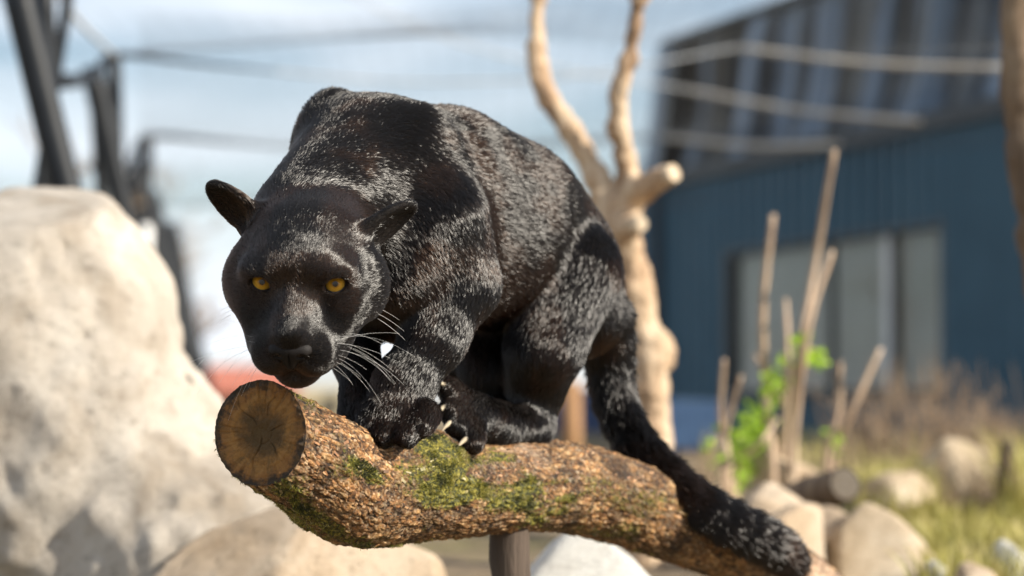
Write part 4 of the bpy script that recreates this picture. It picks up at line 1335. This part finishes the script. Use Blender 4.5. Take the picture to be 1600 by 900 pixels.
HE(57, 0, -36, (40, 42, 40), k=28, flow=(0.5, -0.8, -0.3), hl=6)
HE(42, 26, -76, (36, 54, 40), k=28, flow=(0.5, -0.8, -0.4), hl=6)
HE(46, 1, 22, (37, 25, 16), k=24, flow=(0.3, -1, 0.15), hl=5)
P[-1].lift = P[-2].lift = 0.06
HC((0, 0, -4), (0, 84, -42), 33, 29, k=18, flow=(0, -0.85, 0.5), hl=4.2, dens=3.4)
P[-1].lift = 0.16
HE(0, 45, -60, (50, 58, 42), k=18, flow=(0, -1, 0), hl=4)
HE(29, 72, -72, (34, 38, 34), k=10, flow=(0.5, -0.75, -0.4), hl=5.0, dens=3.4)
P[-1].lift = P[-2].lift = 0.45
HE(0, 58, -112, (34, 36, 24), k=12, flow=(0, -0.6, -0.8), hl=7)
HE(0, 5, -96, (62, 66, 38), k=22, flow=(0, -0.8, -0.6), hl=8)
# eyes: lids, then the opening
EYE = [np.array((-54.0, 2.0, 0.0)), np.array((54.0, 2.0, 0.0))]
CAMP = np.array((0, 0, ZC))
EYEW = [H(*e) for e in EYE]
GAZE = [(CAMP - e) / np.linalg.norm(CAMP - e) for e in EYEW]
EYE_R = 17.5
LIDR = []
for e, g, s in zip(EYEW, GAZE, (-1, 1)):
    P.append(Prim('ell', e, ra=np.array((23.5, 23.5, 21.5)) * mm, Rm=RH, k=8 * mm, flow=hdir(0.6 * s, -0.6, 0.2), hl=3 * mm, dens=2.4))
    gx = HX - g * HX.dot(g); gx /= np.linalg.norm(gx)
    gu = np.cross(gx, g)
    if gu[2] < 0: gu = -gu
    c, sn = math.cos(R(13 * s)), math.sin(R(13 * s))      # inner corners lower
    ax = gx * c + gu * sn
    au = np.cross(ax, g); au = au if au[2] > 0 else -au
    LIDR.append((ax, au, g))
    P.append(Prim('ell', e + g * 18 * mm - au * 0.5 * mm, ra=np.array((17.8, 13.5, 18)) * mm, Rm=np.stack((ax, au, g), 1), k=2.5 * mm, sub=True))
# mouth line under the nose and round the lips
ml = [(0, 106, -82), (0, 100, -100), (22, 93, -106), (42, 66, -104), (52, 34, -92)]
for s in (-1, 1):
    for a, b in zip(ml[:-1], ml[1:]):
        HC((a[0] * s, a[1], a[2]), (b[0] * s, b[1], b[2]), 3.2, 3.2, k=4, sub=True)
# ears: a thick rounded dish with the inside scooped out
def ear(base, tip, nrm, wid, thick=11, scoop=True):
    """base, tip pixel points; nrm: direction the open side faces"""
    A, B = W(*base), W(*tip)
    ln = B - A
    L = np.linalg.norm(ln); ln /= L
    n = np.asarray(nrm, float); n -= ln * n.dot(ln); n /= np.linalg.norm(n)
    sd = np.cross(ln, n)
    Rm = np.stack((ln, sd, n), 1)
    c = A + (B - A) * 0.42
    for f_, rl, rw, kk in ((0.12, 0.42, 1.0, 18), (0.46, 0.34, 0.93, 9), (0.72, 0.25, 0.70, 8), (0.88, 0.14, 0.40, 7)):
        P.append(Prim('ell', A + (B - A) * f_, ra=np.array((L * rl, wid * rw * mm, thick * (1.15 - 0.5 * f_) * mm)), Rm=Rm, k=kk * mm, flow=ln, hl=5 * mm, dens=2.0))
    P.append(Prim('cap', A - ln * 10 * mm, A + ln * 18 * mm, wid * 0.66 * mm, wid * 0.45 * mm, k=12 * mm, flow=ln, hl=6 * mm, dens=2.0))
    if scoop:
        P.append(Prim('ell', c + n * 13 * mm + ln * 4 * mm, ra=np.array((L * 0.50, wid * 0.78 * mm, 14 * mm)), Rm=Rm, k=4 * mm, sub=True))
        P.append(Prim('cap', A + ln * 12 * mm + n * 22 * mm, B - ln * 16 * mm + n * 14 * mm, wid * 0.5 * mm, 8 * mm, k=4 * mm, sub=True))
    return c, ln, sd, n
EARS = [ear((388, 340, 3.62), (327, 287, 3.60), (-0.72, -0.62, -0.25), 39),
        ear((570, 372, 3.59), (648, 320, 3.62), (0.50, -0.42, -0.72), 38, thick=12)]

xs = axes_nonuniform([(-0.50, -0.46, 0.005), (-0.46, -0.13, 0.0027), (-0.13, 0.60, 0.0055)])
ys = axes_nonuniform([(3.36, 3.40, 0.005), (3.40, 3.66, 0.0027), (3.66, 4.52, 0.0058)])
zs = axes_nonuniform([(0.82, 1.16, 0.0055), (1.16, 1.50, 0.0027), (1.50, 1.72, 0.0055)])
import time as _t
_t0 = _t.time()
FLD = grow(P, xs, ys, zs)
CV, CQ = surface_nets(FLD, xs, ys, zs, 2)
del FLD
CN = vnormals(CV, CQ)
print('cat surface', len(CV), len(CQ), round(_t.time() - _t0, 1), 's; z', CV.min(0), CV.max(0))

m_skin, nt, b = mat('dark_hide')
f = noise(nt, 30, 4, vec=objco(nt))
nt.links.new(ramp(nt, f, [(0.35, (0.004, 0.003, 0.0026)), (0.7, (0.012, 0.008, 0.006))]), b.inputs['Base Color'])
b.inputs['Roughness'].default_value = 0.8
b.inputs['Specular IOR Level'].default_value = 0.2

JAG = empty('jaguar', W(700, 690, 3.95))
tag(JAG, 'black jaguar with amber eyes crouching on the mossy log', 'jaguar')
body = link('body', mesh_np('body', CV, CQ), JAG, m_skin)

# --- eyes
m_eye, nt, b = mat('amber_eye')
tc = nt.nodes.new('ShaderNodeTexCoord')
sep = nt.nodes.new('ShaderNodeSeparateXYZ')
nt.links.new(tc.outputs['Object'], sep.inputs[0])
rad = math_(nt, 'SQRT', math_(nt, 'ADD', math_(nt, 'POWER', sep.outputs[0], 2.0), math_(nt, 'POWER', sep.outputs[1], 2.0)))
ang = math_(nt, 'ARCTAN2', sep.outputs[1], sep.outputs[0])
cmb = nt.nodes.new('ShaderNodeCombineXYZ')
nt.links.new(math_(nt, 'MULTIPLY', ang, 5.0), cmb.inputs[0])
nt.links.new(math_(nt, 'MULTIPLY', rad, 260.0), cmb.inputs[1])
fib = noise(nt, 2.2, 4, 0.6, vec=cmb.outputs[0])
rr = math_(nt, 'DIVIDE', rad, 0.0182)
iris = ramp(nt, rr, [(0.0, (0.004, 0.003, 0.002)), (0.215, (0.003, 0.002, 0.002)), (0.245, (0.30, 0.14, 0.012)), (0.42, (0.78, 0.40, 0.035)), (0.70, (0.88, 0.52, 0.08)), (0.80, (0.16, 0.08, 0.015)), (0.86, (0.010, 0.007, 0.005)), (1.0, (0.010, 0.007, 0.005))])
nt.links.new(mixc(nt, math_(nt, 'MULTIPLY', math_(nt, 'SUBTRACT', fib, 0.42, True), 1.6, True), iris, (0.10, 0.045, 0.008)), b.inputs['Base Color'])
b.inputs['Roughness'].default_value = 0.25
b.inputs['Coat Weight'].default_value = 0.8
b.inputs['Specular IOR Level'].default_value = 0.15
b.inputs['Coat Roughness'].default_value = 0.03
m_lid = simple('eyelid_skin', [(0.3, (0.006, 0.004, 0.004)), (0.7, (0.02, 0.014, 0.012))], 300, 0.42)
for e, (ax, au, g) in zip(EYEW, LIDR):
    nseg, nrg = 28, 18
    V = [(0, 0, EYE_R * mm)]
    for i in range(1, nrg):
        t = i / nrg * math.pi
        for j in range(nseg):
            a = j / nseg * 2 * math.pi
            V.append((EYE_R * mm * math.sin(t) * math.cos(a), EYE_R * mm * math.sin(t) * math.sin(a), EYE_R * mm * (math.cos(t) + 0.12 * math.exp(-(t / 0.5) ** 2))))
    V.append((0, 0, -EYE_R * mm))
    Fc = [(0, 1 + j, 1 + (j + 1) % nseg) for j in range(nseg)]
    for i in range(nrg - 2):
        for j in range(nseg):
            a0, a1 = 1 + i * nseg + j, 1 + i * nseg + (j + 1) % nseg
            Fc.append((a0, a0 + nseg, a1 + nseg, a1))
    last = len(V) - 1
    Fc += [(last, 1 + (nrg - 2) * nseg + (j + 1) % nseg, 1 + (nrg - 2) * nseg + j) for j in range(nseg)]
    me = bpy.data.meshes.new('eye')
    me.from_pydata(V, [], Fc)
    me.polygons.foreach_set('use_smooth', np.full(len(me.polygons), True))
    o = bpy.data.objects.new('eye', me)
    COL.objects.link(o)
    me.materials.append(m_eye)
    M = Matrix([[ax[0], au[0], g[0], e[0]], [ax[1], au[1], g[1], e[1]], [ax[2], au[2], g[2], e[2]], [0, 0, 0, 1]])
    o.parent = JAG
    o.matrix_parent_inverse = Matrix.Translation(-JAG.location)
    o.matrix_basis = M
    # lid rim: a soft almond ring lying on the eyeball
    n = 40
    C = []
    for j in range(n):
        a = j / n * 2 * math.pi
        ca, sa = math.cos(a), math.sin(a)
        x = 16.2 * ca
        y = (11.8 if sa > 0 else 12.8) * sa * (1 - 0.10 * ca * ca)
        q = math.sqrt(max(0.0, (EYE_R + 0.6) ** 2 - x * x - y * y))
        C.append(e + (ax * x + au * y + g * q) * mm)
    C = np.array(C)
    T = np.roll(C, -1, 0) - np.roll(C, 1, 0)
    T /= np.linalg.norm(T, axis=1)[:, None]
    Nn = C - e; Nn /= np.linalg.norm(Nn, axis=1)[:, None]
    Bn = np.cross(T, Nn)
    sd = 8
    V = []
    for j in range(n):
        for q in range(sd):
            a = q / sd * 2 * math.pi
            V.append(C[j] + (Nn[j] * math.cos(a) * 1.7 + Bn[j] * math.sin(a) * 2.2) * mm)
    Fq = [(j * sd + q, ((j + 1) % n) * sd + q, ((j + 1) % n) * sd + (q + 1) % sd, j * sd + (q + 1) % sd) for j in range(n) for q in range(sd)]
    link('eyelid', mesh_np('eyelid', V, np.array(Fq)), JAG, m_lid)

# --- nose leather with nostrils, its own small field
PN = []
def NE(x, f, u, r, k=5, sub=False):
    for s in ((-1, 1) if x else (1,)):
        PN.append(Prim('ell', H(s * x, f, u), ra=np.array(r) * mm, Rm=RH, k=k * mm, sub=sub))
NE(0, 100, -50, (25, 17, 15), k=3)
NE(20, 97, -52, (13, 15, 12), k=10)
NE(0, 103, -66, (11, 11, 16), k=9)
NE(17, 114, -55, (6.5, 8, 5.2), k=3, sub=True)
NE(27, 107, -57, (6.5, 8, 3.4), k=3, sub=True)
NE(0, 117, -66, (1.3, 6, 18), k=2, sub=True)
c = H(0, 97, -60)
nxs, nys, nzs = [np.linspace(c[q] - 0.045, c[q] + 0.045, 76) for q in range(3)]
NV, NQ = surface_nets(grow(PN, nxs, nys, nzs, 0.02), nxs, nys, nzs, 1)
m_nose = simple('nose_leather', [(0.3, (0.006, 0.005, 0.005)), (0.7, (0.014, 0.011, 0.010))], 500, 0.6, spec=0.18, bump_s=0.5, bump_d=0.0006, bscale=900)
link('nose', mesh_np('nose', NV, NQ), JAG, m_nose)

# --- claws
m_claw = simple('ivory_claw', [(0.3, (0.50, 0.40, 0.27)), (0.7, (0.74, 0.66, 0.50))], 90, 0.32)
def claw(base, d0, d1, L, r=3.4):
    base = np.asarray(base, float)
    d0 = np.asarray(d0, float) / np.linalg.norm(d0); d1 = np.asarray(d1, float) / np.linalg.norm(d1)
    C = [base - d0 * 6 * mm]
    n = 7
    for i in range(1, n):
        t = i / (n - 1)
        d = d0 * (1 - t) + d1 * t
        C.append(C[-1] + d / np.linalg.norm(d) * (L + 6) * mm / (n - 1))
    rr = np.array([r, r * 1.05, r * 0.92, r * 0.74, r * 0.53, r * 0.30, 0.3]) * mm
    V, Fc = tube(np.array(C), rr, 8)
    me = bpy.data.meshes.new('claw'); me.from_pydata([tuple(v) for v in V], [], Fc)
    me.polygons.foreach_set('use_smooth', np.full(len(me.polygons), True))
    link('claw', me, JAG, m_claw)
CLAWB = []
for t, dy in zip(HT, (-6, 0, 0, 0)):
    q = W(t[0] - 9, t[1] - 5 + dy * 0.4, t[2] - 0.014)
    CLAWB.append(q)
    claw(q, (-1.0, -0.55, -0.25 if dy == 0 else 0.35), (-0.55, -0.4, -1.0 if dy == 0 else 0.1), 27 if dy == 0 else 13, 4.6)
for t in TOES_F:
    q = W(t[0] - 6, t[1] + 8, t[2] - 0.012)
    claw(q, (-0.4, -0.6, -0.7), (0.0, -0.2, -1), 5, 2.6)

# --- whiskers
m_whisk, nt, b = mat('whisker_hair')
nt.links.new(ramp(nt, noise(nt, 40, 2, vec=objco(nt)), [(0.3, (0.55, 0.53, 0.5)), (0.7, (0.8, 0.79, 0.77))]), b.inputs['Base Color'])
b.inputs['Roughness'].default_value = 0.35
wr = random.Random(5)
def whisker(root, d, L, droop, r=0.25):
    n = 9
    C = [np.asarray(root, float)]
    d = np.asarray(d, float); d /= np.linalg.norm(d)
    for i in range(1, n):
        dd = d + np.array((0, 0, -1.0)) * droop * i / n
        C.append(C[-1] + dd / np.linalg.norm(dd) * L * mm / (n - 1))
    V, Fc = tube(np.array(C), np.linspace(r, 0.12, n) * mm, 3)
    me = bpy.data.meshes.new('whisker'); me.from_pydata([tuple(v) for v in V], [], Fc)
    me.polygons.foreach_set('use_smooth', np.full(len(me.polygons), True))
    link('whisker', me, JAG, m_whisk)
for s in (-1, 1):
    for row in range(4):
        for c_ in range(4 if row < 3 else 3):
            x, f, u = 44 + 3.5 * c_ + wr.uniform(-2, 2), 84 - 11 * c_, -56 - 10 * row + wr.uniform(-2, 2)
            dv = hdir(s * (1.0 + 0.1 * c_), -0.5 + 0.3 * wr.uniform(-1, 1), 0.12 - 0.34 * row + 0.35 * wr.uniform(-1, 1))
            whisker(H(s * x, f, u), dv, wr.uniform(65, 135) * (0.8 if row == 3 else 1), wr.uniform(0.3, 1.9), wr.uniform(0.10, 0.18))
    for c_ in range(3):
        whisker(H(s * (100 + 5 * c_), -30 + 8 * c_, -58 - 6 * c_), hdir(s * 1, -0.2 + 0.2 * c_, -0.5), wr.uniform(40, 60), 0.4, 0.3)
# --- fur: strands rooted on the hide, combed along each limb, gathered in small tufts
NHAIR = 640000
def add_hair(name, roots, dirs, normals, length, radius, clump_cell, clump, lift, parent, material, tint, jitter, sleek, pts=4, curl=0.25):
    n = len(roots)
    T = dirs - normals * (dirs * normals).sum(1)[:, None]
    T /= np.maximum(np.linalg.norm(T, axis=1), 1e-6)[:, None]
    D0 = T * (1 - lift[:, None]) + normals * lift[:, None] * 1.4
    D0 /= np.linalg.norm(D0, axis=1)[:, None]
    ts = np.linspace(0, 1, pts)
    Pp = np.zeros((n, pts, 3))
    for i, t in enumerate(ts):
        Pp[:, i] = roots + length[:, None] * (D0 * t + (T - normals * 0.25) * curl * t * t)
    # tufts: strands of one cell share a tip
    cell = np.floor((roots + 0.6 * clump_cell[:, None] * np.stack([vnoise(roots, 60, s) for s in (3, 4, 5)], 1)) / clump_cell[:, None]).astype(np.int64)
    key = (cell[:, 0] * 73856093) ^ (cell[:, 1] * 19349663) ^ (cell[:, 2] * 83492791)
    _, inv = np.unique(key, return_inverse=True)
    inv = inv.ravel()
    cn = np.bincount(inv)
    tip = np.stack([np.bincount(inv, Pp[:, -1, c]) / cn for c in range(3)], 1)
    jit = RNG.normal(0, 1, (len(cn), 3))
    tip = tip[inv] + jit[inv] * (length * jitter)[:, None]
    for i, t in enumerate(ts[1:], 1):
        w = (clump * t ** 1.5)[:, None]
        tgt = roots + (tip - roots) * t
        Pp[:, i] = Pp[:, i] * (1 - w) + tgt * w
    hc = bpy.data.hair_curves.new(name)
    hc.add_curves([pts] * n)
    hc.attributes['position'].data.foreach_set('vector', Pp.astype(np.float32).ravel())
    ra = hc.attributes.get('radius') or hc.attributes.new('radius', 'FLOAT', 'POINT')
    prof = np.array([1.0, 0.95, 0.7, 0.18]) if pts == 4 else np.linspace(1, 0.2, pts)
    ra.data.foreach_set('value', (radius[:, None] * prof[None]).astype(np.float32).ravel())
    tn = hc.attributes.new('tint', 'FLOAT', 'CURVE')
    tn.data.foreach_set('value', tint.astype(np.float32))
    sl = hc.attributes.new('sleek', 'FLOAT', 'CURVE')
    sl.data.foreach_set('value', sleek.astype(np.float32))
    hc.materials.append(material)
    return link(name, hc, parent)

def sample_mesh(V, Q, N, n, weight=None):
    a = 0.5 * np.linalg.norm(np.cross(V[Q[:, 2]] - V[Q[:, 0]], V[Q[:, 3]] - V[Q[:, 1]]), axis=1)
    if weight is not None: a = a * weight
    q = Q[RNG.choice(len(Q), n, p=a / a.sum())]
    u, v = RNG.random(n)[:, None], RNG.random(n)[:, None]
    w = [(1 - u) * (1 - v), u * (1 - v), u * v, (1 - u) * v]
    p = sum(V[q[:, i]] * w[i] for i in range(4))
    nn = sum(N[q[:, i]] * w[i] for i in range(4))
    return p, nn / np.maximum(np.linalg.norm(nn, axis=1), 1e-9)[:, None]

_t0 = _t.time()
adds = [p for p in P if not p.sub]
def blend(pts, sig=0.012):
    fl = np.zeros((len(pts), 3)); hl = np.zeros(len(pts)); de = np.zeros(len(pts)); li = np.zeros(len(pts)); ws = np.full(len(pts), 1e-12)
    for p in adds:
        lo, hi = p.bounds(0.05)
        m = np.flatnonzero(((pts > lo) & (pts < hi)).all(1))
        if not len(m): continue
        d = p.dist(pts[m, 0], pts[m, 1], pts[m, 2])
        w = np.exp(-np.clip(d, 0, 1) / sig)
        fl[m] += w[:, None] * p.flow; hl[m] += w * p.hl; de[m] += w * p.dens; li[m] += w * p.lift; ws[m] += w
    return fl / ws[:, None], hl / ws, de / ws, li / ws
fc = CV[CQ].mean(1)
_, _, fde, _ = blend(fc)
hp, hn = sample_mesh(CV, CQ, CN, NHAIR, np.maximum(fde, 0.5))
hf, hl, _, li = blend(hp)
keep = np.ones(len(hp), bool)
for e, (ax, au, g) in zip(EYEW, LIDR):
    q = hp - e
    x, y = q @ ax / mm, q @ au / mm
    keep &= ~(((x / 18.2) ** 2 + ((y + 0.8) / 14.2) ** 2 < 1) & (np.linalg.norm(q, axis=1) < 0.03))
nd = np.linalg.norm(hp[:, None] - np.array([H(0, 100, -62), H(14, 98, -60), H(-14, 98, -60)])[None], axis=2).min(1)
keep &= nd > 0.012
for c, ln, sd, n in EARS:      # the dish of the ear carries sparse hair
    q = hp - c
    inside = (np.abs(q @ n) < 0.012) & ((q @ n) > -0.004) & ((hn @ n) > 0.3) & (np.linalg.norm(q, axis=1) < 0.05)
    keep &= ~(inside & (RNG.random(len(hp)) < 0.6))
hp, hn, hf, hl, li = hp[keep], hn[keep], hf[keep], hl[keep], li[keep]
nz = np.stack([vnoise(hp, 22, s) for s in (11, 12, 13)], 1)
shortw = np.clip((0.0105 - hl) / 0.003, 0, 1)[:, None]
nz2 = np.stack([vnoise(hp, 75, s) for s in (21, 22, 23)], 1)
hf = hf / np.maximum(np.linalg.norm(hf, axis=1), 1e-6)[:, None] + 0.10 * nz + (0.10 + 0.14 * shortw) * nz2 + RNG.normal(0, 1, hf.shape) * (0.07 + 0.12 * shortw)
ln_ = hl * 0.82 * (0.75 + 0.5 * RNG.random(len(hp)))
body_w = np.clip((hl - 0.006) / 0.006, 0, 1)
guard = RNG.random(len(hp)) < 0.16
rad_ = (0.00016 + 0.00006 * body_w) * np.where(guard, 1.9, 1.0)
ln_ = ln_ * np.where(guard, 1.12, 1.0)
cellv = np.where(hl < 0.008, 0.0028, 0.0044)
clv = np.where(hl < 0.008, 0.30, 0.72) * np.where(RNG.random(len(hp)) < 0.1, 0.4, 1.0)
rosette = np.clip(0.5 + 1.6 * fbm(hp, 16, 2, 77), 0, 1)
tailw = np.clip((hl - 0.0165) / 0.004, 0, 1)
cellv = cellv + 0.0028 * tailw
tint = np.clip(0.25 + 0.55 * rosette + 0.25 * RNG.normal(0, 1, len(hp)) * 0.5, 0, 1)

m_fur = bpy.data.materials.new('black_fur')
m_fur.use_nodes = True
nt = m_fur.node_tree
nt.nodes.clear()
ho = nt.nodes.new('ShaderNodeOutputMaterial')
hb = nt.nodes.new('ShaderNodeBsdfHairPrincipled')
hb.model = 'CHIANG'
hb.parametrization = 'COLOR'
at = nt.nodes.new('ShaderNodeAttribute')
at.attribute_name = 'tint'
col = ramp(nt, at.outputs['Fac'], [(0.0, (0.0016, 0.0014, 0.0013)), (0.6, (0.0026, 0.002, 0.0018)), (1.0, (0.0105, 0.0058, 0.0036))])
nt.links.new(col, hb.inputs['Color'])
gl = nt.nodes.new('ShaderNodeAttribute'); gl.attribute_name = 'sleek'
nt.links.new(math_(nt, 'SUBTRACT', 0.245, math_(nt, 'MULTIPLY', gl.outputs['Fac'], -0.015)), hb.inputs['Roughness'])
hb.inputs['Radial Roughness'].default_value = 0.65
hb.inputs['Coat'].default_value = 0.65
hb.inputs['Random Roughness'].default_value = 0.3
nt.links.new(hb.outputs[0], ho.inputs['Surface'])
li = li * 0.6
FUR = add_hair('fur', hp, hf, hn, ln_, rad_, cellv, clv, li, JAG, m_fur, tint, 0.03 + 0.065 * body_w + 0.07 * tailw, body_w)
print('fur', len(hp), round(_t.time() - _t0, 1), 's')
